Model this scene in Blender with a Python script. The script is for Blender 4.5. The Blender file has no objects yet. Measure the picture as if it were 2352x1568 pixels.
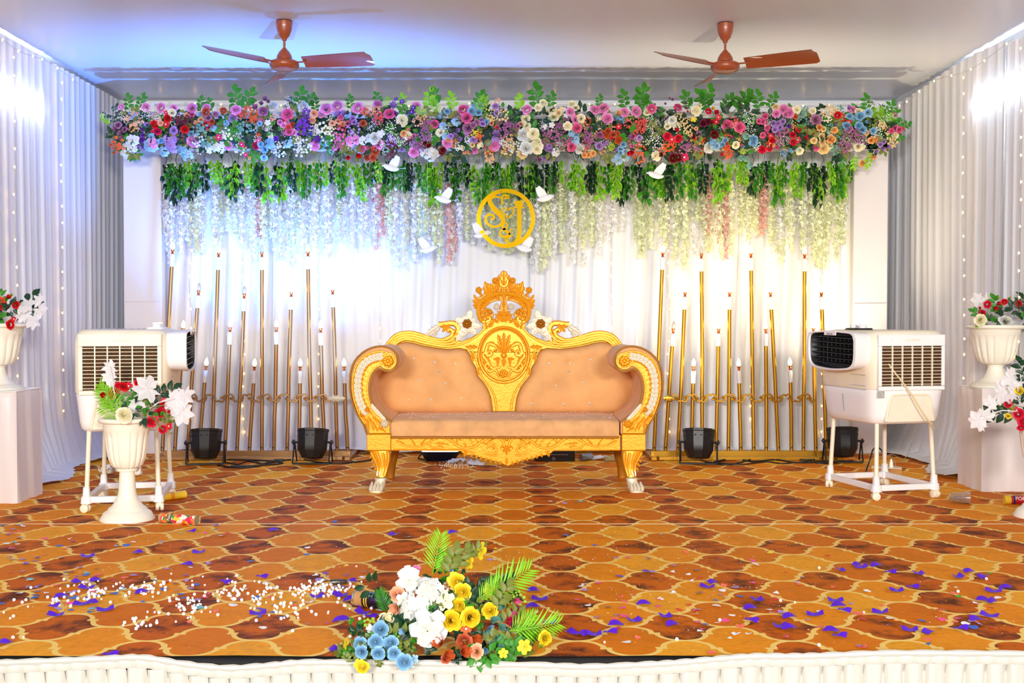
import bpy, bmesh, math, random
from mathutils import Vector, Matrix, Euler
rnd = random.Random(7)
R = math.radians
SC = bpy.context.scene
COL = SC.collection
# ---------------------------------------------------------------- camera
F = 2650.0; PITCH = math.atan(59/F); HC = 1.125; CX, CY = 1150.0, 784.0
cam_d = bpy.data.cameras.new('camera'); cam = bpy.data.objects.new('camera', cam_d); COL.objects.link(cam)
cam_d.sensor_width = 36; cam_d.lens = F/2352*36; cam_d.shift_x = 26/2352
cam.location = (0, 0, HC); cam.rotation_euler = (math.pi/2-PITCH, 0, 0); SC.camera = cam
# ---------------------------------------------------------------- light and exposure
vs = SC.view_settings; vs.view_transform = 'Standard'; vs.look = 'None'; vs.gamma = 1; vs.exposure = 0.0
vs.use_curve_mapping = False
w = bpy.data.worlds.new('hall'); SC.world = w; w.use_nodes = True
w.node_tree.nodes['Background'].inputs[0].default_value = (.78, .87, 1, 1)
w.node_tree.nodes['Background'].inputs[1].default_value = 0.72
SC.cycles.use_denoising = True
SC.cycles.max_bounces = 8; SC.cycles.diffuse_bounces = 4; SC.cycles.glossy_bounces = 3; SC.cycles.transmission_bounces = 5
SC.cycles.transparent_max_bounces = 8; SC.cycles.sample_clamp_indirect = 6.0
SC.cycles.caustics_reflective = False; SC.cycles.caustics_refractive = False
def lamp(kind, name, loc, to, energy, color, **k):
    d = bpy.data.lights.new(name, kind); d.energy = energy; d.color = color
    for a, b in k.items(): setattr(d, a, b)
    o = bpy.data.objects.new(name, d); COL.objects.link(o); o.location = loc
    o.rotation_euler = (Vector(to)-Vector(loc)).to_track_quat('-Z', 'Y').to_euler()
    return o
# hall flood lamps out in the audience hall, high behind the photographer
lamp('AREA', 'hall_lamp', (-2.0, -5, 2.55), (0.2, 7.5, 1.3), 720, (1, .965, .90), shape='RECTANGLE', size=1.6, size_y=.7)
lamp('AREA', 'hall_lamp', (2.4, -5, 2.55), (0.2, 7.5, 1.3), 690, (1, .965, .90), shape='RECTANGLE', size=1.6, size_y=.7)
# stage spot lamps standing on the floor, shining up the backdrop
PARS = [(-2.235, 8.72, 'b'), (-1.43, 8.75, 'b'), (1.505, 8.75, 'w'), (2.63, 8.85, 'w')]
for x, y, c in PARS:
    if c == 'b':
        lamp('SPOT', 'par_beam', (x, y, .30), (x+.10, 9.10, 2.7), 450, (.09, .31, 1.0), spot_size=R(84), spot_blend=.9, shadow_soft_size=.05)
    else:
        lamp('SPOT', 'par_beam', (x, y, .30), (x-.05, 9.36, 2.4), 115, (1, .82, .52), spot_size=R(90), spot_blend=.9, shadow_soft_size=.05)
# white flood lamps lying behind the sofa and in the frame
lamp('SPOT', 'flood_beam', (-.50, 8.98, .13), (-.75, 9.34, 2.7), 40, (.62, .85, 1), spot_size=R(84), spot_blend=.9, shadow_soft_size=.1)
lamp('SPOT', 'flood_beam', (.50, 9.05, .13), (.85, 9.34, 2.7), 42, (.85, .95, 1), spot_size=R(84), spot_blend=.9, shadow_soft_size=.1)
# ---------------------------------------------------------------- projection helpers
def P(px, py, Y):
    u = (px-CX)/F; v = (CY-py)/F; t = Y/(math.cos(PITCH)+v*math.sin(PITCH))
    return Vector((t*u, Y, HC+t*(-math.sin(PITCH)+v*math.cos(PITCH))))
def G(px, py, z=0.0):
    u = (px-CX)/F; v = (CY-py)/F; dz = -math.sin(PITCH)+v*math.cos(PITCH); t = (z-HC)/dz
    return Vector((t*u, t*(math.cos(PITCH)+v*math.sin(PITCH)), z))
# ---------------------------------------------------------------- materials
def lin(c):
    r = []
    for x in c[:3]:
        x = x/255 if max(c[:3]) > 1.01 else x
        r.append(x/12.92 if x <= .04045 else ((x+.055)/1.055)**2.4)
    return tuple(r)+(1,)
MC = {}
def mat(name, rgb, rough=.5, metal=0, sheen=0, trans=0, emit=0, noise=0, nscale=30, bump=0, bscale=200, spec=.5, trl=0, coat=0):
    if name in MC: return MC[name]
    m = bpy.data.materials.new(name); m.use_nodes = True; nt = m.node_tree; b = nt.nodes['Principled BSDF']
    I = b.inputs; c = lin(rgb)
    I['Base Color'].default_value = c; I['Roughness'].default_value = rough; I['Metallic'].default_value = metal
    I['Specular IOR Level'].default_value = spec; I['Transmission Weight'].default_value = trans; I['Sheen Weight'].default_value = sheen
    I['Coat Weight'].default_value = coat
    if emit: I['Emission Color'].default_value = c; I['Emission Strength'].default_value = emit
    if noise or bump:
        tc = nt.nodes.new('ShaderNodeTexCoord')
    if noise:
        n = nt.nodes.new('ShaderNodeTexNoise'); n.inputs['Scale'].default_value = nscale; n.inputs['Detail'].default_value = 4
        nt.links.new(tc.outputs['Object'], n.inputs['Vector'])
        mr = nt.nodes.new('ShaderNodeMapRange'); mr.inputs['From Min'].default_value = .3; mr.inputs['From Max'].default_value = .7
        mr.inputs['To Min'].default_value = 1-noise; mr.inputs['To Max'].default_value = 1
        nt.links.new(n.outputs['Fac'], mr.inputs['Value'])
        mx = nt.nodes.new('ShaderNodeVectorMath'); mx.operation = 'SCALE'; mx.inputs[0].default_value = c[:3]
        nt.links.new(mr.outputs[0], mx.inputs['Scale']); nt.links.new(mx.outputs[0], I['Base Color'])
    if bump:
        n2 = nt.nodes.new('ShaderNodeTexNoise'); n2.inputs['Scale'].default_value = bscale
        nt.links.new(tc.outputs['Object'], n2.inputs['Vector'])
        bp = nt.nodes.new('ShaderNodeBump'); bp.inputs['Strength'].default_value = bump; bp.inputs['Distance'].default_value = .005
        nt.links.new(n2.outputs['Fac'], bp.inputs['Height']); nt.links.new(bp.outputs[0], I['Normal'])
    if trl:
        t = nt.nodes.new('ShaderNodeBsdfTranslucent'); t.inputs[0].default_value = c
        ms = nt.nodes.new('ShaderNodeMixShader'); ms.inputs[0].default_value = trl
        nt.links.new(b.outputs[0], ms.inputs[1]); nt.links.new(t.outputs[0], ms.inputs[2])
        nt.links.new(ms.outputs[0], nt.nodes['Material Output'].inputs['Surface'])
    MC[name] = m; return m
# ---------------------------------------------------------------- mesh builder
class MB:
    def __init__(s): s.v = []; s.f = []
    def add(s, vs_, fs, M=None):
        o = len(s.v)
        s.v += [tuple(M @ Vector(p)) for p in vs_] if M is not None else [tuple(p) for p in vs_]
        s.f += [tuple(i+o for i in f) for f in fs]; return s
    def join(s, other, M=None): return s.add(other.v, other.f, M)
    def box(s, c, h, M=None, taper=1.0):
        x, y, z = c; a, b, d = h; k = taper
        vs_ = [(x-a*k, y-b*k, z-d), (x+a*k, y-b*k, z-d), (x+a*k, y+b*k, z-d), (x-a*k, y+b*k, z-d), (x-a, y-b, z+d), (x+a, y-b, z+d), (x+a, y+b, z+d), (x-a, y+b, z+d)]
        return s.add(vs_, [(3, 2, 1, 0), (4, 5, 6, 7), (0, 1, 5, 4), (1, 2, 6, 5), (2, 3, 7, 6), (3, 0, 4, 7)], M)
    def tube(s, pts, r, n=8, flat=None, cap=True, M=None):
        pts = [Vector(p) for p in pts]; N = len(pts)
        if not hasattr(r, '__len__'): r = [r]*N
        up = None; vs_ = []; fs = []
        for i, p in enumerate(pts):
            t = (pts[min(i+1, N-1)]-pts[max(i-1, 0)])
            t = t.normalized() if t.length > 1e-9 else Vector((0, 0, 1))
            if up is None:
                up = Vector((0, 1, 0)) if abs(t.y) < .9 else Vector((1, 0, 0))
            up = (up-t*up.dot(t)); up = up.normalized() if up.length > 1e-6 else t.orthogonal().normalized()
            sd = t.cross(up)
            fy = flat if flat else 1
            for k in range(n):
                a = 2*math.pi*k/n; vs_.append(p+sd*math.cos(a)*r[i]+up*math.sin(a)*r[i]*fy)
        for i in range(N-1):
            for k in range(n):
                a = i*n+k; b = i*n+(k+1) % n; fs.append((a, b, b+n, a+n))
        if cap: fs.append(tuple(range(n))[::-1]); fs.append(tuple(range((N-1)*n, N*n)))
        return s.add(vs_, fs, M)
    def lathe(s, prof, n=24, M=None, flute=0, fn=0, fz=(0, 0)):
        vs_ = []; fs = []
        for (r, z) in prof:
            for k in range(n):
                a = 2*math.pi*k/n; rr = r
                if flute and fz[0] <= z <= fz[1]: rr = r*(1-flute*(1-abs(math.sin(a*fn/2)))**2)
                vs_.append((rr*math.cos(a), rr*math.sin(a), z))
        for i in range(len(prof)-1):
            for k in range(n):
                a = i*n+k; b = i*n+(k+1) % n; fs.append((a, b, b+n, a+n))
        if prof[0][0] > 1e-6: fs.append(tuple(range(n))[::-1])
        if prof[-1][0] > 1e-6: fs.append(tuple(range((len(prof)-1)*n, len(prof)*n)))
        return s.add(vs_, fs, M)
    def ball(s, c, r, n=10, m=6, sc=(1, 1, 1), M=None):
        vs_ = [(c[0], c[1], c[2]-r*sc[2])]; fs = []
        for i in range(1, m):
            a = math.pi*i/m
            for k in range(n):
                b = 2*math.pi*k/n; vs_.append((c[0]+r*sc[0]*math.sin(a)*math.cos(b), c[1]+r*sc[1]*math.sin(a)*math.sin(b), c[2]-r*sc[2]*math.cos(a)))
        vs_.append((c[0], c[1], c[2]+r*sc[2])); L = len(vs_)-1
        for k in range(n):
            fs.append((0, 1+(k+1) % n, 1+k)); fs.append((L, L-n+k, L-n+(k+1) % n))
            for i in range(m-2):
                a = 1+i*n+k; b = 1+i*n+(k+1) % n; fs.append((a, b, b+n, a+n))
        return s.add(vs_, fs, M)
    def prism(s, poly, y0, y1, M=None):          # polygon in XZ extruded along Y
        n = len(poly); vs_ = [(x, y0, z) for x, z in poly]+[(x, y1, z) for x, z in poly]
        fs = [tuple(range(n)), tuple(range(n, 2*n))[::-1]]+[(i, i+n, (i+1) % n+n, (i+1) % n) for i in range(n)]
        return s.add(vs_, fs, M)
    def loft(s, secs, n=14, p=3.0, M=None):      # secs: (cx, cy, cz, hx, hy) rounded-square sections
        vs_ = []; fs = []
        for cx, cy, cz, hx, hy in secs:
            for k in range(n):
                a = 2*math.pi*(k+.5)/n; c, d = math.cos(a), math.sin(a)
                vs_.append((cx+hx*math.copysign(abs(c)**(2/p), c), cy+hy*math.copysign(abs(d)**(2/p), d), cz))
        for i in range(len(secs)-1):
            for k in range(n):
                a = i*n+k; b = i*n+(k+1) % n; fs.append((a, b, b+n, a+n))
        fs.append(tuple(range(n))[::-1]); fs.append(tuple(range((len(secs)-1)*n, len(secs)*n)))
        return s.add(vs_, fs, M)
    def grid(s, rows, M=None, close=False):
        m = len(rows[0]); vs_ = [p for r_ in rows for p in r_]; fs = []
        for i in range(len(rows)-1):
            for k in range(m if close else m-1):
                a = i*m+k; b = i*m+(k+1) % m; fs.append((a, b, b+m, a+m))
        return s.add(vs_, fs, M)
    def mesh(s, name, m=None, ang=40, fix=True):
        me = bpy.data.meshes.new(name); me.from_pydata(s.v, [], s.f); me.update()
        if fix:
            bm = bmesh.new(); bm.from_mesh(me); bmesh.ops.recalc_face_normals(bm, faces=bm.faces)
            big = [f for f in bm.faces if len(f.verts) > 4]
            if big: bmesh.ops.triangulate(bm, faces=big)
            bm.to_mesh(me); bm.free()
        if ang:
            me.shade_smooth(); me.set_sharp_from_angle(angle=R(ang))
        if m: me.materials.append(m)
        return me
def put(name, me, parent=None, loc=(0, 0, 0), rot=None, scale=None, M=None):
    o = bpy.data.objects.new(name, me); COL.objects.link(o)
    if parent: o.parent = parent
    if M is not None: o.matrix_local = M
    else:
        o.location = loc
        if rot is not None: o.rotation_euler = rot
        if scale is not None: o.scale = (scale,)*3 if not hasattr(scale, '__len__') else scale
    return o
def bevel(o, wd, seg=2, ang=35):
    b = o.modifiers.new('edge', 'BEVEL'); b.width = wd; b.segments = seg; b.limit_method = 'ANGLE'; b.angle_limit = R(ang); return o
def tag(o, label, cat, group=None, kind=None):
    if label: o['label'] = label
    if cat: o['category'] = cat
    if group: o['group'] = group
    if kind: o['kind'] = kind
    return o
def thing(name, label, cat, loc=(0, 0, 0), rz=0, group=None):
    o = bpy.data.objects.new(name, None); COL.objects.link(o); o.location = loc; o.rotation_euler = (0, 0, rz); o.empty_display_size = .1
    return tag(o, label, cat, group)
def part(name, mb, m, parent, world=False, ang=40, bev=0, label=None, seg=2, fix=True):
    """mesh part; world=True: vertices are in world space of an unrotated root"""
    if world:
        r = parent
        off = Vector((0, 0, 0))
        while r is not None: off += Vector(r.location); r = r.parent
        mb = MB().add(mb.v, mb.f, Matrix.Translation(-off))
    o = put(name, mb.mesh(name, m, ang, fix), parent)
    if bev: bevel(o, bev, seg)
    if label: o['label'] = label
    return o
def solo(name, mb, m, label, cat, group=None, kind=None, loc=None, ang=40, bev=0, fix=True):
    """top-level one-mesh object, vertices given in world space, origin moved to its base"""
    if loc is None:
        xs = [v[0] for v in mb.v]; ys = [v[1] for v in mb.v]; zs = [v[2] for v in mb.v]
        loc = ((min(xs)+max(xs))/2, (min(ys)+max(ys))/2, min(zs))
    mb = MB().add(mb.v, mb.f, Matrix.Translation(-Vector(loc)))
    o = put(name, mb.mesh(name, m, ang, fix), None, loc)
    if bev: bevel(o, bev)
    return tag(o, label, cat, group, kind)
def copy_tree(o, parent=None):
    c = o.copy(); COL.objects.link(c); c.parent = parent
    for ch in list(o.children):
        copy_tree(ch, c)
    return c
def face(loc, d, s=1.0, spin=0.0):
    q = Vector(d).to_track_quat('Z', 'Y').to_matrix().to_4x4()
    return Matrix.Translation(loc) @ q @ Matrix.Rotation(spin, 4, 'Z') @ Matrix.Scale(s, 4)
def spline(pts, n=6):
    pts = [Vector(p) for p in pts]; out = []
    q = [pts[0]*2-pts[1]]+pts+[pts[-1]*2-pts[-2]]
    for i in range(1, len(q)-2):
        for k in range(n):
            t = k/n; a, b, c, d = q[i-1], q[i], q[i+1], q[i+2]
            out.append(.5*((2*b)+(c-a)*t+(2*a-5*b+4*c-d)*t*t+(3*b-a-3*c+d)*t**3))
    out.append(pts[-1]); return out
# materials used widely
GOLD = mat('gold_paint', (244, 166, 16), .36, .3, bump=.25, bscale=60, coat=.25)
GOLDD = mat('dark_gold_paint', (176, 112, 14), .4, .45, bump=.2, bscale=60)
SILV = mat('silver_white_paint', (226, 214, 188), .45, .15, bump=.2, bscale=80)
CREAMP = mat('cream_plastic', (250, 244, 226), .35, coat=.3)
BLACKP = mat('black_plastic', (22, 22, 24), .4)
CABLE = mat('black_cable', (14, 14, 15), .5)
GREEN = [mat('leaf_green', (62, 146, 30), .45, trl=.3), mat('bright_leaf_green', (146, 212, 40), .45, trl=.3), mat('dark_leaf_green', (22, 62, 34), .45, trl=.15)]
OLIVE = mat('olive_leaf_green', (120, 130, 50), .5, trl=.2)

def text_mesh(body, size, m, ext=.0003):
    cu = bpy.data.curves.new('txt', 'FONT'); cu.body = body; cu.size = size; cu.align_x = 'CENTER'; cu.align_y = 'CENTER'; cu.extrude = ext
    o = bpy.data.objects.new('txt', cu); COL.objects.link(o)
    bpy.context.view_layer.update(); dg = bpy.context.evaluated_depsgraph_get()
    me = bpy.data.meshes.new_from_object(o.evaluated_get(dg)); me.materials.clear(); me.materials.append(m)
    bpy.data.objects.remove(o); bpy.data.curves.remove(cu); return me
# ================================================================ SETTING
XL, XR, YB, YF, ZC = -3.40, 3.50, 10.35, 3.4, 3.045
WALLM = mat('white_wall', (225, 225, 228), .8)
def ceil_mat():
    m = mat('gloss_white_ceiling', (228, 236, 252), .32, spec=.6); nt = m.node_tree
    return m
def plate(name, c, h, m):
    o = put(name, MB().box((0, 0, 0), h).mesh(name, m, 30), None, c); o['kind'] = 'structure'; return o
plate('ceiling', ((XL+XR)/2, (YB+YF)/2-1.0, ZC+.04), ((XR-XL)/2+.1, (YB-YF)/2+1.1, .04), ceil_mat())
plate('wall_back', ((XL+XR)/2, YB+.05, 1.5), ((XR-XL)/2, .05, 1.545), WALLM)
plate('wall_left', (XL-.05, (YB+YF)/2, 1.5), (.05, (YB-YF)/2, 1.545), WALLM)
plate('wall_right', (XR+.05, (YB+YF)/2, 1.5), (.05, (YB-YF)/2, 1.545), WALLM)
DECK = mat('black_stage_board', (34, 30, 28), .75, noise=.4, nscale=8)
plate('floor', ((XL+XR)/2, (YB+3.74)/2, -.32), ((XR-XL)/2, (YB-3.74)/2, .315), DECK)
HALLF = mat('hall_floor', (120, 112, 104), .6, noise=.2, nscale=2)
plate('floor_hall', (0, 1.6, -.70), (7, 5, .06), HALLF)
# ---- printed carpet: trellis of ogee cells, cream lines, orange and brown fields
def carpet_mat():
    m = bpy.data.materials.new('printed_trellis_carpet'); m.use_nodes = True; nt = m.node_tree; N = nt.nodes; L = nt.links
    bs = N['Principled BSDF']; bs.inputs['Roughness'].default_value = .6; bs.inputs['Specular IOR Level'].default_value = .08
    geo = N.new('ShaderNodeNewGeometry')
    mp = N.new('ShaderNodeMapping'); mp.vector_type = 'POINT'
    mp.inputs['Location'].default_value = (CARPET[0], CARPET[1], 0)
    mp.inputs['Scale'].default_value = (1/CARPET[2], 1/CARPET[3], 1)
    L.new(geo.outputs['Position'], mp.inputs['Vector'])
    def M(op, a, b=None, c=None):
        n = N.new('ShaderNodeMath'); n.operation = op
        for i, x in enumerate((a, b, c)):
            if x is None: continue
            if isinstance(x, (int, float)): n.inputs[i].default_value = x
            else: L.new(x, n.inputs[i])
        return n.outputs[0]
    wn0 = N.new('ShaderNodeTexNoise'); wn0.inputs['Scale'].default_value = 9; L.new(mp.outputs[0], wn0.inputs['Vector'])
    sp = N.new('ShaderNodeSeparateXYZ'); L.new(mp.outputs[0], sp.inputs[0])
    wob = M('MULTIPLY', M('SUBTRACT', wn0.outputs['Fac'], .5), .02)
    u = M('ADD', sp.outputs[0], wob); v = M('ADD', sp.outputs[1], wob)
    ru = M('ROUND', u); rv = M('ROUND', v)
    x = M('ABSOLUTE', M('SUBTRACT', u, ru)); y = M('ABSOLUTE', M('SUBTRACT', v, rv))
    r = .228; d = .5-r
    lo = M('SUBTRACT', M('SQRT', M('ADD', M('POWER', M('SUBTRACT', .5, x), 2), M('POWER', M('MINIMUM', M('SUBTRACT', y, r), 0), 2))), r)
    hi = M('SUBTRACT', M('SQRT', M('ADD', M('POWER', x, 2), M('POWER', M('MAXIMUM', M('SUBTRACT', y, d), 0), 2))), r)
    low = M('LESS_THAN', y, .25)
    s = M('SUBTRACT', M('MULTIPLY', low, lo), M('MULTIPLY', M('SUBTRACT', 1, low), hi))   # >0 inside A
    isA = M('GREATER_THAN', s, 0)
    stepx = M('LESS_THAN', M('ABSOLUTE', M('SUBTRACT', x, .25)), .055)
    line = M('MAXIMUM', M('LESS_THAN', M('ABSOLUTE', s), .026), M('MULTIPLY', stepx, M('LESS_THAN', M('ABSOLUTE', M('SUBTRACT', y, .25)), .03)))
    nA = M('SUBTRACT', 1, isA)
    # cell ids
    fu = M('FLOOR', u); fv = M('FLOOR', v)
    ix = M('ADD', M('MULTIPLY', isA, ru), M('MULTIPLY', nA, fu))
    iy = M('ADD', M('MULTIPLY', isA, rv), M('MULTIPLY', nA, fv))
    px_ = M('FLOORED_MODULO', ix, 2); py_ = M('FLOORED_MODULO', iy, 2); ex = M('SUBTRACT', 1, px_); ey = M('SUBTRACT', 1, py_)
    def pick(oo, eo, oe, ee):    # (x odd,y odd), (x even,y odd), (x odd,y even), (x even,y even)
        t_ = M('MULTIPLY', M('MULTIPLY', px_, py_), oo); t_ = M('ADD', t_, M('MULTIPLY', M('MULTIPLY', ex, py_), eo))
        t_ = M('ADD', t_, M('MULTIPLY', M('MULTIPLY', px_, ey), oe)); return M('ADD', t_, M('MULTIPLY', M('MULTIPLY', ex, ey), ee))
    tone = M('ADD', M('MULTIPLY', isA, pick(.82, .92, 0, .88)), M('MULTIPLY', nA, pick(.62, .35, .28, .55)))
    cb = N.new('ShaderNodeCombineXYZ'); L.new(px_, cb.inputs[0]); L.new(M('ADD', py_, M('MULTIPLY', isA, .5)), cb.inputs[1])
    ramp = N.new('ShaderNodeValToRGB')
    e = ramp.color_ramp.elements; e[0].position = 0; e[0].color = lin((252, 172, 38)); e[1].position = .35; e[1].color = lin((244, 148, 18))
    for p_, c_ in ((.6, (226, 122, 8)), (.9, (208, 100, 4))): q = e.new(p_); q.color = lin(c_)
    L.new(tone, ramp.inputs[0])
    # smears
    cb2 = N.new('ShaderNodeVectorMath'); cb2.operation = 'MULTIPLY_ADD'
    L.new(cb.outputs[0], cb2.inputs[0]); cb2.inputs[1].default_value = (7.3, 3.1, 0); L.new(mp.outputs[0], cb2.inputs[2])
    ns = N.new('ShaderNodeTexNoise'); ns.inputs['Scale'].default_value = 2.2; ns.inputs['Detail'].default_value = 6; ns.inputs['Roughness'].default_value = .65
    L.new(cb2.outputs[0], ns.inputs['Vector'])
    mr = N.new('ShaderNodeMapRange'); mr.inputs['From Min'].default_value = .47; mr.inputs['From Max'].default_value = .62; L.new(ns.outputs['Fac'], mr.inputs['Value'])
    dk = M('MULTIPLY', mr.outputs[0], M('ADD', .12, M('MULTIPLY', .78, M('GREATER_THAN', tone, .7))))
    m1 = N.new('ShaderNodeMixRGB'); L.new(dk, m1.inputs[0]); L.new(ramp.outputs[0], m1.inputs[1]); m1.inputs[2].default_value = lin((70, 30, 22))
    nf = N.new('ShaderNodeTexNoise'); nf.inputs['Scale'].default_value = 14; nf.inputs['Detail'].default_value = 8; L.new(mp.outputs[0], nf.inputs['Vector'])
    mr2 = N.new('ShaderNodeMapRange'); mr2.inputs['From Min'].default_value = .45; mr2.inputs['From Max'].default_value = .75; mr2.inputs['To Max'].default_value = .25; L.new(nf.outputs['Fac'], mr2.inputs['Value'])
    m2 = N.new('ShaderNodeMixRGB'); L.new(mr2.outputs[0], m2.inputs[0]); L.new(m1.outputs[0], m2.inputs[1]); m2.inputs[2].default_value = lin((168, 74, 10))
    m3 = N.new('ShaderNodeMixRGB'); L.new(line, m3.inputs[0]); L.new(m2.outputs[0], m3.inputs[1]); m3.inputs[2].default_value = lin((252, 212, 116))
    L.new(m3.outputs[0], bs.inputs['Base Color'])
    return m
CARPET = (3.292, -10.464, .373, .362)
CM = carpet_mat()
SEAMS = [3.79, 6.21, 7.51, 9.3]
names = ['printed orange trellis carpet strip along the front edge of the stage', 'printed orange trellis carpet strip running under the sofa legs and urn', 'printed orange trellis carpet strip under the candle racks at the backdrop']
for i in range(3):
    y0, y1 = SEAMS[i]+(.006 if i else 0), SEAMS[i+1] if i < 2 else YB-.02
    n = 30; rows = []
    mb = MB()
    top = [[(XL+(XR-XL)*k/n, y0+(y1-y0)*j/3, .004*(0 if i or j else 1)*max(0, math.sin(k*1.9))) for k in range(n+1)] for j in range(4)]
    mb.grid(top)
    o = solo('printed_carpet', mb, CM, names[i], 'carpet', 'carpet strips laid over the stage', ang=0, fix=False)
SEAM = mat('clear_seam_tape', (214, 190, 150), .25, spec=.8)
mb = MB().box((0, SEAMS[1]+.003, .0015), ((XR-XL)/2-.1, .0045, .0012)); solo('seam_tape', mb, SEAM, 'pale shiny tape strip over the carpet seam before the sofa', 'tape', 'seam tapes on the carpet')
mb = MB().box((.0, SEAMS[2]+.003, .0015), (1.1, .006, .0012)); solo('seam_tape', mb, SEAM, 'pale shiny tape strip over the carpet seam between the sofa feet', 'tape', 'seam tapes on the carpet')
# ---- curtains
CLOTH = mat('white_drape_cloth', (240, 241, 246), .75, sheen=.1, trl=.14, bump=.08, bscale=400)
def drape(name, a, b, zt, zb, label, amp=.035, pitch=.13, seed=0, flare=0.0, nrm=None, group=None, topf=None, puddle=0.0, shear=0.0):
    """hanging cloth from plan point a to b with gathered folds; folds push along nrm"""
    rr = random.Random(seed); a = Vector(a); b = Vector(b); Ln = (b-a).length; t = (b-a)/Ln
    nrm = Vector(nrm) if nrm else Vector((t.y, -t.x))
    n = int(Ln/pitch*10); ph = [rr.uniform(0, 6.28) for _ in range(6)]
    rows = []; zs = [0, .02, .05, .12, .25, .4, .55, .7, .82, .9, .95, .98, 1.0]
    for j, f in enumerate(zs):
        row = []
        for k in range(n+1):
            s_ = k/n*Ln
            w_ = s_/pitch*6.283+1.3*math.sin(s_*3.1+ph[0])+.8*math.sin(s_*7.7+ph[1])+f*.5*math.sin(s_*5+ph[2])
            fold = (.62*math.sin(w_)+.28*math.sin(w_*2+ph[3]+f)+.18*math.sin(w_*.37+ph[4]))
            A = amp*(.45+.75*f)*(1+.4*math.sin(s_*2.3+ph[5]))
            out = fold*A*(1-.75*max(0, (f-.88)/.12)*(1 if puddle else 0))+flare*f**3+(puddle*max(0, (f-.86)/.14)**1.6*(1+.35*math.sin(s_*4+ph[1])) if puddle else 0)
            zz = zt+(zb-zt)*f+(topf(s_) if topf and f < .3 else 0)*(1-f/.3 if f < .3 else 0)
            if puddle and f > .93: zz = zb+(1-f)*.45+.010*(1+math.sin(s_*9+ph[0]))+.006
            sx = s_+shear*f*f*math.sin(s_*1.7+ph[2])
            p = a+t*sx+nrm*(out+.02)
            row.append((p.x, p.y, zz))
        rows.append(row)
    mb = MB().grid(rows)
    o = solo(name, mb, CLOTH, label, 'curtain', group, ang=180, fix=False)
    return o
gl = 'white curtains along the side walls'
drape('curtain', (XL+.04, 5.2), (XL+.04, 7.35), ZC-.035, .02, 'white gathered curtain behind the partly hidden urn with red roses', amp=.026, pitch=.10, seed=1, nrm=(1, 0), group=gl)
drape('curtain', (XL+.04, 7.33), (XL+.04, 10.28), ZC-.035, .0, 'white gathered curtain puddling on the floor behind the cooler whose outlet faces the sofa', amp=.03, pitch=.12, seed=2, nrm=(1, 0), group=gl, puddle=.28, shear=.06)
drape('curtain', (XR-.04, 5.2), (XR-.04, 7.9), ZC-.06, .02, 'white gathered curtain on the wall behind the tall satin pedestal with white blooms', amp=.028, pitch=.10, seed=3, nrm=(-1, 0), group=gl, topf=lambda s_: .03*math.sin(s_*2.2))
drape('curtain', (XR-.04, 7.88), (XR-.04, 10.28), ZC-.05, .0, 'white gathered curtain puddling on the floor behind the cooler with black outlet', amp=.042, pitch=.15, seed=4, nrm=(-1, 0), group=gl, puddle=.30, shear=.10, topf=lambda s_: .03*math.sin(s_*2.2))
drape('curtain', (XL+.05, YB-.10), (XR-.05, YB-.10), ZC-.04, .02, 'cream curtain across the back wall showing above the flower garland', amp=.03, pitch=.14, seed=5, nrm=(0, -1), topf=lambda s_: .01*math.sin(s_*4))
xs = [-2.86, -1.85, -.78, .28, 1.15, 2.0, 2.93]
lb = ['behind the dim candle poles next to the cooler facing the sofa', 'behind the short end of the first candle rack', 'behind the sofa arm rising beside the first rack', 'directly behind the carved sofa crest', 'behind the sofa arm beside the bright gold rack', 'behind the bright gold candle rack']
for i in range(6):
    drape('curtain', (xs[i]-.02, 9.56), (xs[i+1]+.02, 9.56), 2.66, .01, 'white backdrop curtain panel '+lb[i], amp=.032, pitch=.13+.012*(i % 3), seed=10+i, nrm=(0, -1), group='white curtain panels filling the backdrop frame', flare=.05, shear=.10, puddle=.10)
# ---- cloth covered backdrop frame
FR = mat('stretched_white_cloth', (222, 216, 218), .7, bump=.1, bscale=90)
t = thing('backdrop_frame', 'white cloth-covered backdrop frame carrying the flower garland', 'frame', (.05, 9.42, 0))
p = part('side_panel', MB().box((-2.905, 9.42, 1.3), (.155, .05, 1.3)), FR, t, True, bev=.008, label='side panel nearer the cooler facing the sofa')
part('seam', MB().tube([(-3.05, 9.366, 1.24), (-2.77, 9.366, 1.243)], .003, 6), FR, p, True)
p = part('side_panel', MB().box((3.0, 9.42, 1.3), (.14, .05, 1.3)), FR, t, True, bev=.008)
part('seam', MB().tube([(2.87, 9.366, 1.22), (3.13, 9.366, 1.223)], .003, 6), FR, p, True)
part('header_panel', MB().box((.045, 9.42, 2.62), (3.105, .05, .155)), FR, t, True, bev=.008)
# ---- wall tube lamps shining through the side curtains
TUBE = mat('lit_tube', (225, 240, 255), .3, emit=190)
for s_, x_, y0, y1, z in ((-1, XL+.018, 6.9, 8.5, 2.63), (1, XR-.018, 6.9, 8.47, 2.66)):
    t = thing('tube_lamp', 'lit white tube lamp glowing through the curtain high above the '+('partly hidden urn' if s_ < 0 else 'urn past the cooler'), 'lamp', (x_, (y0+y1)/2, z), group='tube lamps on the side walls')
    part('fixture', MB().box((x_+s_*.012, (y0+y1)/2, z), (.004, (y1-y0)/2+.03, .016)), CREAMP, t, True)
    part('tube', MB().tube([(x_, y0, z), (x_, y1, z)], .008, 10), TUBE, t, True)
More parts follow.
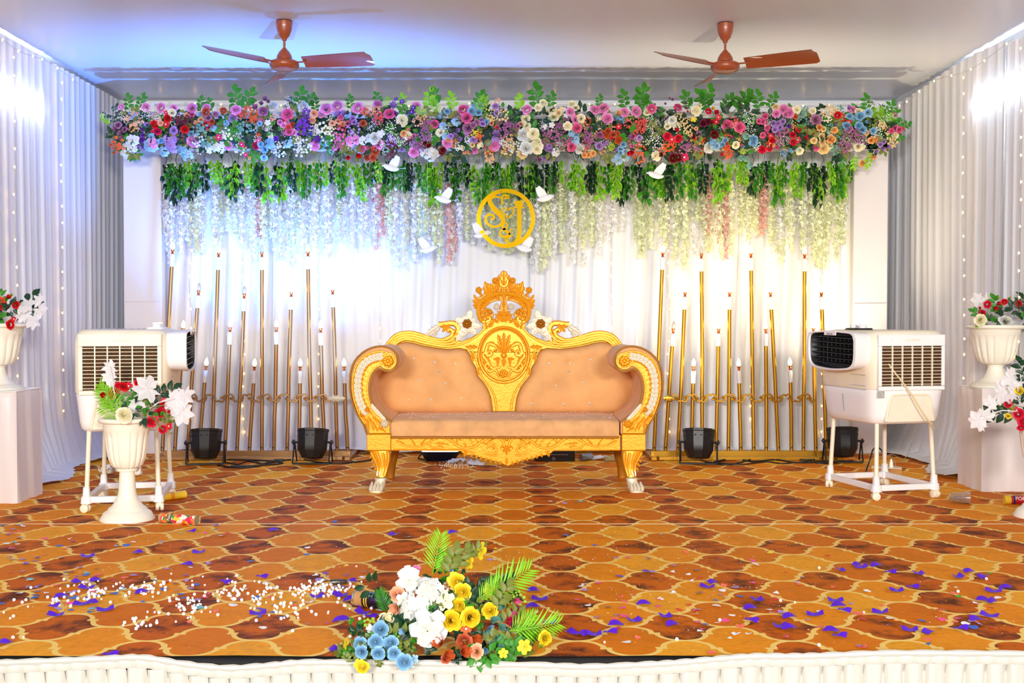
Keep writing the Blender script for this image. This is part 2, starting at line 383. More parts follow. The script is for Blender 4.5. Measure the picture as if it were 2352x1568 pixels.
# ---- stage skirt
SK = mat('white_satin_skirt', (204, 198, 186), .35, sheen=.2)
pts = [(-40, 1524), (0, 1522), (130, 1517), (250, 1512), (330, 1510), (420, 1524), (520, 1534), (620, 1528), (700, 1521), (850, 1522), (976, 1523), (1225, 1527), (1350, 1531), (1480, 1526), (1563, 1521), (1650, 1513), (1733, 1507), (1819, 1507), (1900, 1505), (2032, 1500), (2202, 1500), (2400, 1502)]
t = thing('stage_skirt', 'white pleated satin skirt pinned along the stage front edge', 'skirt', (0, 3.70, -.7))
sp = spline([tuple(P(a, b, 3.69)) for a, b in pts], 6)
mb = MB().tube(sp, [.011+.002*math.sin(i*2.1) for i in range(len(sp))], 8, flat=1)
part('piping', mb, SK, t, True)
def topz(x):
    for i in range(len(sp)-1):
        if sp[i].x <= x <= sp[i+1].x: return sp[i].z+(sp[i+1].z-sp[i].z)*(x-sp[i].x)/max(1e-6, sp[i+1].x-sp[i].x)
    return sp[0].z if x < sp[0].x else sp[-1].z
x0, x1 = sp[0].x, sp[-1].x; n = 520
rows = []
for f, dy in ((0, 0), (.5, -.006), (1, -.001)):
    rows.append([(x0+(x1-x0)*k/n, 3.69+dy+.003*math.sin(k*.8), topz(x0+(x1-x0)*k/n)-.004-.03*f) for k in range(n+1)])
part('gathered_band', MB().grid(rows), SK, t, True, ang=180, fix=False)
part('skirt_backing', MB().grid([[(x0, 3.705, .0-.02), (x1, 3.705, -.02)], [(x0, 3.705, -.64), (x1, 3.705, -.64)]]), SK, t, True, fix=False)
pw = .066; x = x0; i = 0
plm = []
for sd in range(4):
    rr = random.Random(sd); rows = []
    for j, zz in enumerate((0, -.04, -.12, -.3, -.62)):
        row = []
        for k in range(9):
            s_ = k/8; lift = (-.010*math.sin(math.pi*min(1, s_*1.15))**.5-.004*math.sin(s_*9+sd*2+j))*(.4+j*.35)+(.014 if k in (0, 8) else 0)*(j > 0)
            row.append((s_*pw*.98+.006*math.sin(j+sd)*(j > 1), lift+(.006 if k == 0 else 0), zz))
        rows.append(row)
    plm.append(MB().grid(rows).mesh('pleat', SK, 180, False))
while x < x1-pw:
    put('pleat', plm[i % 4], t, (x, 3.692-3.70, topz(x+pw/2)-.033+.7)); x += pw; i += 1
# ================================================================ CEILING FANS
BRN = mat('brown_fan_enamel', (150, 70, 34), .35, coat=.3); DRK = mat('dark_gap', (20, 12, 10), .7)
def fan(loc, rots, label):
    t = thing('ceiling_fan', label, 'fan', loc, 0, 'brown ceiling fans')
    part('canopy', MB().lathe([(.048, 0), (.053, -.004), (.053, -.02), (.048, -.06), (.034, -.095), (.017, -.115), (.015, -.126)], 24), BRN, t)
    part('canopy_gap', MB().lathe([(.05, .012), (.05, -.003)], 24), DRK, t)
    part('down_rod', MB().lathe([(.008, -.12), (.008, -.19)], 12), BRN, t)
    mo = part('motor_dome', MB().lathe([(.013, -.175), (.017, -.182), (.034, -.2), (.048, -.225), (.052, -.245), (.052, -.25)], 24), BRN, t)
    part('gap', MB().lathe([(.050, -.249), (.050, -.256)], 24), DRK, mo)
    hb = part('motor_housing', MB().lathe([(.05, -.254), (.075, -.256), (.092, -.265), (.096, -.28), (.094, -.295), (.08, -.312), (.05, -.322), (0.001, -.325)], 32), BRN, t)
    for a in rots:
        Mx = Matrix.Rotation(R(a), 4, 'Z')
        b = MB(); rows = []; z = -.272
        for f in (0, .06, .2, .4, .6, .8, .95, 1.0):
            r = .135+f*.465; wd = (.042+.036*f) if f < .96 else .062; tw = .62-.25*f
            sh = .03*f
            rows.append([(r-(.02 if (k == 0 and f > .97) else 0), (k/4-.5)*2*wd*.9+sh, z-(k/4-.5)*2*wd*tw+.004*(1-(k/2-1)**2)) for k in range(5)])
        b.grid(rows, Mx); lo = [[(x, y, zz-.003) for x, y, zz in r_] for r_ in rows]; b.grid(lo, Mx)
        bl = part('blade', b, BRN, t)
        part('blade_iron', MB().box((.115, 0, -.272), (.04, .012, .003), Mx), BRN, bl)
    return t
fan((-1.41, 7.56, ZC-.002), (-16+0, 104, 224), 'brown ceiling fan hanging over the blue-lit half of the stage')
fan((1.475, 7.62, ZC-.002), (-30, 92, 212), 'brown ceiling fan hanging over the warm-lit half of the stage')
# ================================================================ SOFA
VELV = mat('tan_velvet', (242, 180, 114), .75, sheen=.12, noise=.2, nscale=7, bump=.1, bscale=300)
VELVD = mat('worn_tan_velvet', (236, 178, 118), .8, sheen=.12, noise=.25, nscale=12, bump=.1, bscale=300)
PIPE = mat('gold_braid', (168, 110, 28), .5, .4, bump=.4, bscale=300)
CRYS = mat('crystal_button', (245, 240, 225), .08, .6, spec=1)
sofa = thing('sofa', 'carved gold wedding sofa with tan velvet seat in the middle of the stage', 'sofa', (.04, 7.75, 0))
def S(cx, cy, Y): return P(790+cx/2.851, 600+cy/2.851, Y)
def xz(cx, cy, Y): p = S(cx, cy, Y); return (p.x, p.z)
YA, YK, YE = 7.38, 7.98, 8.04        # front of arms, face of the back, back of the back
KA = 2650/YA*2.851; KB = 2650/YK*2.851   # crop pixels per metre
MX = 1047                              # mirror axis of the back in crop pixels
# relief leaf: ribbed lobed leaf standing proud of plane y, from a to b (x, z)
def leaf3(mb, a, b, wd, y, dep=.018, n=11, lobes=3.5, bend=0.0, thick=.012):
    a = Vector(a); b = Vector(b); d = b-a; Ln = d.length; t = d/Ln; q = Vector((-t.y, t.x)); rows = []
    for i in range(n+1):
        f = i/n; hw = wd*(math.sin(math.pi*min(.999, f*.93+.05))**.6)*(.78+.22*math.cos(2*math.pi*lobes*f))*(1-.25*f)
        if i == n: hw = wd*.03
        c = a+t*(Ln*f)+q*(bend*math.sin(math.pi*f*.5)*f); row = []
        for k in range(7):
            s_ = k/3-1; rib = [0, .72, .60, 1.0, .60, .72, 0][k]
            row.append((c.x+q.x*hw*s_-t.x*abs(s_)*wd*.25, y-.55*dep*rib*(.5+.5*math.sin(math.pi*min(1, f+.15))), c.y+q.y*hw*s_-t.y*abs(s_)*wd*.25))
        rows.append(row)
    mb.grid(rows); bk = [[r_[0], r_[6]] for r_ in rows]
    mb.grid([[(p[0], p[1]+thick, p[2]) for p in r_] for r_ in bk])
    mb.grid([[r_[0], (r_[0][0], r_[0][1]+thick, r_[0][2])] for r_ in rows]); mb.grid([[r_[6], (r_[6][0], r_[6][1]+thick, r_[6][2])] for r_ in rows])
def fan3(mb, c, r, a0, a1, n, y, wd, dep=.02):     # fan of leaves (shell / acanthus tuft)
    for i in range(n):
        a = R(a0+(a1-a0)*i/max(1, n-1)); rr_ = r*(1-.16*abs(i/(max(1, n-1))-.5)*2)
        leaf3(mb, c, (c[0]+math.cos(a)*rr_, c[1]+math.sin(a)*rr_), wd, y-.004*(i % 2), dep, n=7, lobes=0)
def rosette(mb, c, r, y, n=6, dep=.015):
    for i in range(n):
        a = 2*math.pi*i/n+.3
        mb.ball((c[0]+math.cos(a)*r*.58, y-.004, c[1]+math.sin(a)*r*.58), r*.44, 8, 5, (1, dep/(r*.44) if r else 1, 1))
    mb.ball((c[0], y-dep*.8, c[1]), r*.30, 8, 6, (1, .8, 1))
def scroll(mb, pts, r, y, flat=.8, n=6, curl=None, cn=14):
    """relief scroll through 2D points; curl=(turns, r0, side) adds a spiral at the end"""
    q = [Vector((p[0], y, p[1])) for p in pts]; sp_ = spline(q, 5) if len(q) > 2 else q
    rs = [r]*len(sp_)
    if curl:
        turns, r0, sd = curl; e = sp_[-1]; d = (sp_[-1]-sp_[-2]).normalized(); nx = Vector((-d.z*sd, 0, d.x*sd)); c = e+nx*r0
        a0 = math.atan2((e-c).z, (e-c).x)
        for i in range(1, cn+1):
            f = i/cn; a = a0+sd*f*turns*2*math.pi; rr_ = r0*(1-.72*f)
            sp_.append(Vector((c.x+rr_*math.cos(a), y-.003*f, c.z+rr_*math.sin(a)))); rs.append(r*(1-.25*f))
        sp_.append(Vector((c.x, y-.004, c.z))); rs.append(r*1.2)
    m_ = len(sp_); rs = [x*(.45+.55*min(1, i/(m_*.25)+.1)) if not hasattr(r, '__len__') else x for i, x in enumerate(rs)]
    mb.tube(sp_, rs, n, flat=flat)
def mir(cx): return 2*MX-cx
def both(fn):                               # run a builder for left (identity) and right (mirrored) crop pixels
    fn(lambda cx, cy, Y=YK: xz(cx, cy, Y), 1); fn(lambda cx, cy, Y=YK: xz(mir(cx), cy, Y), -1)
# --- back frame: central splat and top rail (one carved board)
rail_top = [(240, 600), (262, 560), (290, 520), (330, 480), (380, 462), (440, 458), (500, 472), (560, 492), (620, 505), (670, 500), (705, 470), (718, 440)]
rail_bot = [(300, 640), (330, 600), (350, 560), (400, 532), (450, 538), (520, 556), (600, 570), (680, 578), (760, 572), (800, 582)]
splat = [(822, 612), (836, 660), (862, 700), (868, 745), (905, 790), (935, 830), (958, 890), (972, 985)]
left = [(1047, 985)]+splat[::-1]+rail_bot[::-1]+rail_top+[(735, 462), (728, 520), (770, 522), (830, 500), (880, 470), (905, 445), (905, 410), (930, 396), (960, 380)]
poly = [xz(a, b, YK) for a, b in left]+[xz(1047, 385, YK)]+[xz(mir(a), b, YK) for a, b in left[::-1][:-1]]
back = part('back_frame', MB().prism(poly, YK+.01, YE+.02), GOLD, sofa, True, bev=.006)
mb = MB()
def rib(m, sgn):
    for k, (o1) in enumerate((.12, .37, .62, .87)):
        pr = []
        for i in range(11):
            f = i/10; a = rail_top[min(11, int(f*11))]; b = rail_bot[min(9, int(f*9))]
            pr.append(m(a[0]+(b[0]-a[0])*o1*.75, a[1]+(b[1]-a[1])*o1*.8))
        mb.tube(spline([(p[0], YK+.006, p[1]) for p in pr], 4), [.007+.006*math.sin(math.pi*min(1, i/41+.05)) for i in range(41)], 6, flat=.9)
    # splat contour ribs
    mb.tube(spline([(m(a, b)[0], YK+.004, m(a, b)[1]) for a, b in [(800, 570), (850, 600), (878, 680), (905, 760), (960, 830), (990, 900), (1000, 980)]], 5), .007, 6)
    mb.tube(spline([(m(a, b)[0], YK+.004, m(a, b)[1]) for a, b in [(760, 545), (820, 520), (880, 480), (925, 430), (950, 400)]], 5), .007, 6)
    leaf3(mb, m(850, 590), m(835, 670), .022, YK+.004); leaf3(mb, m(905, 640), m(870, 760), .018, YK+.004)
    leaf3(mb, m(870, 560), m(790, 560), .020, YK+.004); leaf3(mb, m(950, 430), m(990, 378), .018, YK+.004); leaf3(mb, m(935, 440), m(925, 385), .014, YK+.004)
    leaf3(mb, m(1010, 400), m(965, 372), .014, YK+.004)
both(rib)
part('rail_carving', mb, GOLD, back, True)
part('joint_line', MB().tube([tuple((xz(822, 594, YK)[0], YK+.004, xz(822, 594, YK)[1])), tuple((xz(1272, 597, YK)[0], YK+.004, xz(1272, 597, YK)[1]))], .0022, 5), DRK, back, True)
# --- medallion
mb = MB(); c0 = xz(1047, 612, YK)
def ell(rx, rz, r, y, n=44):
    mb.tube([(c0[0]+math.cos(2*math.pi*i/n)*rx, y, c0[1]+math.sin(2*math.pi*i/n)*rz) for i in range(n+1)], r, 7)
ell(.205-.03, .212-.02, .010, YK+.002); ell(.158, .176, .006, YK+.002)
n = 40; rows = [[(c0[0]+math.cos(2*math.pi*i/n)*.17*f, YK+.008-.006*(1-f), c0[1]+math.sin(2*math.pi*i/n)*.188*f) for i in range(n)] for f in (1, .6, .02)]
mb.grid(rows, close=True)
def med(m, sgn):
    y = YK+.002; sd = sgn
    scroll(mb, [m(1040, 600), m(1000, 560), m(950, 540), m(928, 590)], .013, y, curl=(1.1, .026, sd))
    scroll(mb, [m(1015, 760), m(1000, 720), m(960, 690), m(935, 650), m(915, 625)], .012, y, curl=(.9, .022, -sd))
    scroll(mb, [m(1030, 690), m(990, 700), m(960, 720), m(930, 700)], .011, y, curl=(1.0, .02, -sd))
    leaf3(mb, m(1042, 590), m(980, 540), .030, y, .026); leaf3(mb, m(1042, 570), m(1005, 475), .028, y, .026); leaf3(mb, m(935, 560), m(965, 520), .02, y, .02); leaf3(mb, m(930, 640), m(915, 690), .02, y, .02); leaf3(mb, m(1020, 640), m(975, 640), .018, y, .02)
    leaf3(mb, m(1040, 600), m(965, 520), .014, y, .02)
    leaf3(mb, m(935, 620), m(960, 680), .014, y, .014); leaf3(mb, m(1010, 630), m(1005, 690), .014, y, .014)
    mb.ball((m(950, 690)[0], y, m(950, 690)[1]), .013, 8, 6); mb.ball((m(990, 585)[0], y, m(990, 585)[1]), .012, 8, 6)
both(med)
leaf3(mb, xz(1047, 590, YK), xz(1047, 460, YK), .024, YK, .024); leaf3(mb, xz(1047, 640, YK), xz(1047, 690, YK), .022, YK, .02)
mb.ball((xz(1047, 615, YK)[0], YK, xz(1047, 615, YK)[1]), .022, 10, 6, (1, .8, 1))
rosette(mb, xz(1045, 735, YK), .030, YK)
part('medallion', mb, GOLD, sofa, True)
# --- pierced crest
crest = MB(); y = YK+.012
arc = [(905, 395), (885, 360), (880, 310), (900, 265), (940, 235), (990, 216), (1047, 208)]
def cr(m, sgn):
    crest.tube(spline([(m(a, b)[0], y, m(a, b)[1]) for a, b in arc], 5), [.016]*31, 8, flat=1.1)
    scroll(crest, [m(905, 390), m(885, 350), m(888, 300)], .012, y)
    # bottom inner curls
    scroll(crest, [m(888, 330), m(890, 375), m(925, 398), m(952, 385)], .014, y, curl=(.8, .014, sgn))
    # inner leaves
    for a, b, c_, d_, w_ in ((900, 340, 945, 310, .014), (895, 305, 950, 275, .016), (915, 270, 975, 245, .016), (950, 240, 1000, 240, .014), (1000, 222, 1020, 262, .014),
                             (905, 365, 950, 345, .012), (1035, 370, 985, 345, .016), (1040, 350, 1000, 325, .012), (1047, 390, 1000, 372, .018)):
        leaf3(crest, m(a, b), m(c_, d_), w_*1.3, y, .02)
    rosette(crest, m(955, 330), .020, y-.004)
    # outer acanthus tufts
    c_ = m(893, 292); a0 = (200, 100) if sgn > 0 else (-20, 80)
    fan3(crest, c_, .062, a0[0], a0[1], 5, y, .013)
    leaf3(crest, m(885, 295), m(848, 212), .022, y, .02); leaf3(crest, m(885, 290), m(842, 290), .016, y, .02); leaf3(crest, m(885, 290), m(838, 250), .018, y, .02)
    rosette(crest, m(882, 188), .024, y); leaf3(crest, m(905, 225), m(880, 200), .014, y)
    for q_, w_ in (((920, 125), .022), ((940, 140), .018), ((905, 165), .018), ((960, 140), .020), ((975, 150), .018)):
        leaf3(crest, m(955, 228), m(*q_), w_*1.35, y, .024)
    leaf3(crest, m(985, 205), m(1000, 135), .022, y, .022)
    rosette(crest, m(988, 125), .022, y-.006)
    leaf3(crest, m(1010, 190), m(1000, 100), .016, y, .02); leaf3(crest, m(1035, 165), m(1008, 85), .014, y, .018)
    leaf3(crest, m(1047, 200), m(1020, 180), .012, y, .016); leaf3(crest, m(1047, 215), m(995, 200), .012, y, .014)
both(cr)
leaf3(crest, xz(1047, 175, YK), xz(1047, 55, YK), .040, y, .03, n=14)
leaf3(crest, xz(1047, 205, YK), xz(1047, 150, YK), .026, y-.008, .02); leaf3(crest, xz(1047, 210, YK), xz(1047, 258, YK), .022, y-.004, .02)
leaf3(crest, xz(1047, 262, YK), xz(1047, 310, YK), .016, y, .02); leaf3(crest, xz(1047, 355, YK), xz(1047, 300, YK), .018, y, .02); leaf3(crest, xz(1047, 350, YK), xz(1047, 395, YK), .022, y, .02)
scroll(crest, [xz(1022, 120, YK), xz(1026, 150, YK), xz(1047, 164, YK), xz(1068, 150, YK), xz(1072, 120, YK)], .009, y-.012)
# backing web so the tufts hold together
web = MB()
outer = [(905, 398), (878, 350), (872, 300), (858, 262), (872, 235), (905, 225), (925, 200), (915, 165), (930, 140), (965, 150), (990, 115), (1015, 95), (1030, 65), (1047, 60)]
inner = [(962, 398), (940, 372), (925, 345), (922, 315), (938, 288), (968, 270), (1003, 258), (1047, 254)]
def webf(m, sgn):
    o_ = [m(a, b) for a, b in outer]; i_ = [m(a, b) for a, b in inner]
    web.prism(o_+i_[::-1], YK+.014, YK+.034)
    web.prism([m(1047, 250), m(1030, 250), m(1024, 290), m(1018, 330), (m(990, 372)), m(960, 398), m(1047, 398)], YK+.014, YK+.034)
    web.prism([m(925, 300), m(965, 318), m(985, 345), m(975, 372), m(925, 350)], YK+.02, YK+.034)
both(webf)
cst = part('crest', crest, GOLD, sofa, True)
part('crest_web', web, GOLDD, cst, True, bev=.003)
for sx in (1000, mir(1000)):
    mbf = MB(); rosette(mbf, xz(sx, 297, YK), .024, YK+.006); mbf.tube([(xz(sx, 297, YK)[0], YK+.02, xz(sx, 297, YK)[1]), (xz(1047, 330, YK)[0], YK+.02, xz(1047, 330, YK)[1])], .006, 5)
    part('silver_rosette', mbf, SILV, sofa, True, label='small silver white rosette')
# --- silver leafed flowers with gold centres and the end scrolls with silver leaves
for sg in (1, -1):
    m = (lambda a, b: xz(a, b, YK)) if sg > 0 else (lambda a, b: xz(mir(a), b, YK))
    mb = MB(); c = (807, 408)
    for (tx, ty), w_ in (((835, 308), .042), ((716, 372), .044), ((775, 350), .046), ((908, 432), .044), ((870, 488), .042), ((730, 532), .040), ((775, 500), .038), ((735, 435), .038), ((872, 378), .040), ((850, 440), .040), ((800, 480), .04)):
        leaf3(mb, m(c[0]+(tx-c[0])*.12, c[1]+(ty-c[1])*.12), m(tx, ty), w_, YK+.004, .016, n=12, lobes=4)
    fl = part('carved_flower', mb, SILV, sofa, True, label='silver white leafed flower')
    mb = MB(); rosette(mb, m(*c), .034, YK-.012, 7, .02); part('flower_center', mb, GOLDD, fl, True, label='gold rosette')
    mb = MB()
    scroll(mb, [m(700, 505), m(735, 480), m(748, 440), m(728, 410), m(690, 405), m(650, 412), m(618, 412)], .020, YK+.012)
    scroll(mb, [m(612, 520), m(660, 508), m(700, 490), m(712, 460), m(695, 445)], .014, YK+.010, curl=(.7, .012, sg))
    leaf3(mb, m(690, 415), m(640, 465), .024, YK, .02); leaf3(mb, m(660, 415), m(635, 440), .018, YK, .018)
    part('rail_scroll', mb, GOLD, sofa, True)
    mb = MB(); leaf3(mb, m(625, 425), m(525, 492), .036, YK+.004, .02, n=12, lobes=4.5); leaf3(mb, m(600, 445), m(590, 502), .02, YK+.002, .016)
    part('silver_leaf', mb, SILV, sofa, True, label='silver white acanthus leaf')
# --- back cushions
def pad(outline, btn, sg, nm):
    pts2 = [Vector(xz(a if sg > 0 else mir(a), b, YK)) for a, b in outline]
    res = []
    for i in range(len(pts2)):
        a, b = pts2[i], pts2[(i+1) % len(pts2)]
        for k in range(4): res.append(a+(b-a)*k/4)
    for _ in range(2): res = [(res[i-1]+res[i]*2+res[(i+1) % len(res)])/4 for i in range(len(res))]
    c = sum(res, Vector((0, 0)))/len(res); rows = []; B = [Vector(xz(a, b, YK)) for a, b in btn]
    for f in [1, .99, .96, .92, .86, .78, .7, .6, .5, .4, .3, .2, .1, .02]:
        row = []
        for p in res:
            q = c+(p-c)*f; h = .075*(1-f**7)**.6
            for b_ in B: h -= .018*math.exp(-((q-b_).length/.035)**2)
            h += .004*math.sin(q.x*17+q.y*9)*(1-f**4)
            row.append((q.x, YK+.012-h, q.y))
        rows.append(row)
    mb = MB().grid(rows, close=True); mb.add([(c.x, YK+.012-.075, c.y)], [])
    o = part('back_cushion', mb, VELV, sofa, True, ang=180, label='tan tufted back cushion with crystal buttons')
    part('braid', MB().tube([(p.x, YK+.004, p.y) for p in res]+[(res[0].x, YK+.004, res[0].y)], .006, 6, cap=False), PIPE, o, True)
    for b_ in B:
        q = MB().ball((b_.x, YK-.045, b_.y), .0105, 7, 5, (1, .6, 1)); part('button', q, CRYS, o, True)
ol = [(180, 620), (300, 570), (360, 540), (410, 530), (460, 540), (520, 557), (600, 572), (680, 580), (760, 574), (798, 584), (822, 612), (836, 660), (862, 700), (868, 745), (905, 790), (935, 830), (958, 890), (970, 975), (958, 995), (600, 995), (300, 995), (180, 900), (150, 750)]
pad(ol, [(460, 635), (596, 659), (732, 668), (504, 777), (664, 797), (428, 903), (570, 900), (768, 893)], 1, '')
pad(ol, [(1343, 666), (1480, 666), (1615, 643), (1385, 811), (1560, 792), (1226, 930), (1437, 932), (1607, 926)], -1, '')
# --- seat cushion
x0 = xz(312, 1130, YA)[0]; x1 = xz(1800, 1130, YA)[0]; zt = .458; zb_ = .348
rows = []
prof = [(YA+.02, zb_), (YA-.012, zb_+.008), (YA-.018, (zb_+zt)/2), (YA-.012, zt-.012), (YA+.01, zt), (YA+.1, zt+.006), (7.7, zt+.004), (8.0, zt-.002)]
for i in range(25):
    f = i/24; x = x0+(x1-x0)*f; e = min(1, min(f, 1-f)*30+.15)
    rows.append([(x, Y_, z_-(0 if z_ < .40 else .012*(1-e)**2)) for Y_, z_ in prof])
mb = MB().grid(rows); mb.add([rows[0][k] for k in range(8)], [tuple(range(8))]); mb.add([rows[-1][k] for k in range(8)], [tuple(range(8))[::-1]])
st = part('seat_cushion', mb, VELVD, sofa, True, ang=60)
part('braid', MB().tube([(x0, YA-.012, zb_-.002), (x1, YA-.012, zb_-.002)], .007, 6), PIPE, st, True)
mbs = MB()
for _ in range(60):
    x = rnd.uniform(x0+.02, x1-.02); Y_ = rnd.uniform(7.42, 7.95); mbs.ball((x, Y_, zt+.008), .0025, 5, 4)
tag(part('seat_debris', mbs, mat('foam_white', (250, 250, 250), .5), sofa, True), None, None, kind='stuff')
# --- apron
ap = [(305, 1138), (1812, 1138), (1812, 1240), (1372, 1242), (1345, 1268), (1290, 1274), (1240, 1292), (1180, 1302), (1130, 1318), (1072, 1342), (1020, 1318), (950, 1300), (890, 1286), (850, 1268), (790, 1272), (765, 1244), (305, 1240)]
apr = part('apron', MB().prism([xz(a, b, YA) for a, b in ap], YA+.005, YA+.045), GOLD, sofa, True, bev=.004)
mb = MB(); y = YA+.004; AX = 1065
def aprc(m, sd):
    scroll(mb, [m(340, 1180), m(400, 1205), m(470, 1215), m(540, 1195), m(590, 1165), m(640, 1150), m(700, 1170), m(740, 1205), m(790, 1222), m(850, 1215), m(900, 1180), m(950, 1155), m(1000, 1150), m(1040, 1175), m(1050, 1215)], .0085, y, curl=(.8, .012, -sd))
    scroll(mb, [m(590, 1165), m(560, 1190), m(580, 1220), m(640, 1215)], .007, y)
    scroll(mb, [m(740, 1200), m(740, 1175), m(755, 1155)], .007, y, curl=(.8, .010, -sd)); scroll(mb, [m(850, 1215), m(840, 1190), m(820, 1165)], .006, y)
    scroll(mb, [m(930, 1240), m(975, 1262), m(1000, 1240), m(985, 1215)], .0075, y, curl=(.8, .012, sd)); scroll(mb, [m(900, 1235), m(950, 1270), m(1010, 1270)], .006, y)
    scroll(mb, [m(1000, 1200), m(960, 1195), m(935, 1225)], .007, y)
    for a, b, c_, d_, w_ in ((360, 1165, 450, 1150, .012), (400, 1200, 340, 1170, .01), (470, 1210, 430, 1155, .01), (500, 1205, 540, 1160, .010), (600, 1190, 690, 1200, .012), (620, 1205, 660, 1222, .008), (760, 1215, 720, 1185, .010), (800, 1215, 780, 1180, .010), (880, 1200, 860, 1160, .012), (905, 1185, 960, 1215, .012), (980, 1165, 930, 1190, .012), (690, 1170, 735, 1150, .008)):
        leaf3(mb, m(a, b), m(c_, d_), w_, y, .010, n=7)
    for i in range(7):
        f = i/6; leaf3(mb, m(840+f*190, 1262+f*48), m(830+f*190, 1285+f*50), .013, y, .012, n=6)
    leaf3(mb, m(800, 1240), m(785, 1282), .018, y-.004, .016, n=7)
    mb.tube([(m(315, 1146)[0], y, m(315, 1146)[1]), (m(1065, 1146)[0], y, m(1065, 1146)[1])], .003, 5); mb.tube([(m(320, 1232)[0], y, m(320, 1232)[1]), (m(760, 1232)[0], y, m(760, 1232)[1]), (m(860, 1255)[0], y, m(860, 1255)[1])], .0035, 5)
aprc(lambda a, b: xz(a, b, YA), 1); aprc(lambda a, b: xz(2*AX-a, b, YA), -1)
fan3(mb, xz(AX, 1215, YA), .045, 200, 340, 5, y, .010); mb.ball((xz(AX, 1165, YA)[0], y, xz(AX, 1165, YA)[1]), .013, 8, 6)
leaf3(mb, xz(AX, 1205, YA), xz(AX, 1270, YA), .016, y-.004, .018); leaf3(mb, xz(AX, 1290, YA), xz(AX, 1338, YA), .014, y, .012)
part('apron_carving', mb, GOLD, apr, True)
# --- arms
def side(sg):
    q = (lambda a, b, Y=YA: xz(a, b, Y)) if sg > 0 else (lambda a, b, Y=YA: xz(2*1063-a, b, Y))
    lab = None
    out = [(150, 1135), (128, 1070), (88, 1005), (55, 925), (38, 835), (42, 735), (68, 655), (118, 600), (180, 566), (245, 555), (305, 570), (345, 606), (356, 655), (340, 700), (302, 724), (262, 716), (226, 705), (196, 735), (176, 790), (172, 860), (188, 930), (225, 985), (270, 1020), (312, 1050), (314, 1135)]
    arm = part('arm', MB().prism([q(a, b) for a, b in out], YA+.01, 8.0), VELV, sofa, True, bev=.012, seg=3)
    # gold facing
    face_ = [(165, 1128), (140, 1065), (100, 1000), (72, 920), (58, 835), (62, 745), (88, 672), (135, 622), (190, 596), (245, 590), (295, 602), (325, 632), (330, 668), (310, 696), (280, 700), (250, 682), (215, 690), (180, 728), (158, 790), (156, 860), (172, 935), (208, 995), (258, 1035), (300, 1060), (302, 1128)]
    fc = part('arm_facing', MB().prism([q(a, b) for a, b in face_], YA-.008, YA+.02), GOLD, arm, True, bev=.005)
    mb = MB(); yy = YA-.010
    edge = [(q(a, b)[0], yy, q(a, b)[1]) for a, b in face_[1:24]]
    mb.tube(spline(edge, 3), .0055, 6)
    for i in range(15):        # overlapping gold leaflets on both edges of the feather
        f = i/14
        A = Vector((160, 615)); path = spline([(250, 620, 0), (185, 635, 0), (125, 680, 0), (95, 760, 0), (92, 850, 0), (110, 930, 0), (150, 1000, 0)], 14)
        k = int(f*(len(path)-2)); p = path[k]; t_ = (path[k+1]-path[k]).normalized(); nn = Vector((-t_.y, t_.x, 0))
        for s_, w_ in ((-1, .011), (1, .013)):
            b0 = p+nn*s_*(22 if s_ < 0 else 26)
            b1 = b0+t_*26+nn*s_*12
            leaf3(mb, q(b0.x, b0.y), q(b1.x, b1.y), w_, yy, .012, n=6, lobes=0)
    c = q(290, 652); rosette(mb, c, .036, yy-.006, 8, .014)
    mb.tube([(c[0]+.05*math.cos(a*.3)*1, yy, c[1]+.05*math.sin(a*.3)) for a in range(0, 22)], .006, 6)
    rosette(mb, q(155, 970), .017, yy-.006); rosette(mb, q(118, 1005), .013, yy-.004)
    for a, b, c_, d_ in ((160, 1015, 200, 1110), (190, 1010, 240, 1090), (150, 1030, 165, 1120), (215, 1030, 260, 1100), (140, 1040, 120, 1000), (180, 1040, 225, 1118), (225, 1090, 280, 1118)):
        leaf3(mb, q(a, b), q(c_, d_), .014, yy, .014, n=8)
    part('facing_carving', mb, GOLD, fc, True)
    mb = MB()                  # silver feather
    for i in range(len(path)-3):
        if i % 5: continue
        p = path[i]; t_ = (path[i+1]-path[i]).normalized(); nn = Vector((-t_.y, t_.x, 0))
        for s_ in (-1, 1):
            b1 = p-t_*14+nn*s_*24; leaf3(mb, q(p.x+t_.x*22, p.y+t_.y*22), q(b1.x, b1.y), .015, yy-.004, .012, n=6, lobes=0)
    pw_ = [20]*len(path)
    mb.tube([(q(p.x, p.y)[0], yy+.006, q(p.x, p.y)[1]) for p in path], .020, 8, flat=.5)
    if True:
        for i in range(6):
            f = i/5; leaf3(mb, q(185+f*60, 935+f*75), q(205+f*75, 990+f*60), .014, yy-.002, .010, n=6, lobes=0)
    part('silver_feather', mb, SILV, fc, True, label='silver white carved feather band')
    mb = MB(); rosette(mb, q(268, 1060), .027, yy-.010, 6)
    part('facing_rosette', mb, SILV if sg > 0 else GOLD, fc, True, label='silver white rosette' if sg > 0 else None)
    part('braid', MB().tube(spline([(q(a, b)[0], YA+.002, q(a, b)[1]) for a, b in out[:24]], 2), .006, 6), PIPE, arm, True)
    # corner block and front leg
    blk = [q(150, 1130), q(308, 1130), q(308, 1238), q(150, 1238)]
    part('corner_block', MB().prism(blk, YA-.012, YA+.07), GOLD, sofa, True, bev=.005)
    def pz(cy): return xz(0, cy, YA)[1]
    def px_(a, b): return q(a, b)[0]
    secs = []
    for cy, a, b, dy, hy in ((1240, 160, 304, 0, .040), (1265, 172, 306, .0, .042), (1300, 196, 302, -.002, .040), (1340, 214, 294, -.006, .036), (1380, 214, 284, -.012, .032), (1412, 210, 276, -.020, .030)):
        secs.append(((px_(a, cy)+px_(b, cy))/2, YA+.03+dy, pz(cy), abs(px_(a, cy)-px_(b, cy))/2, hy))
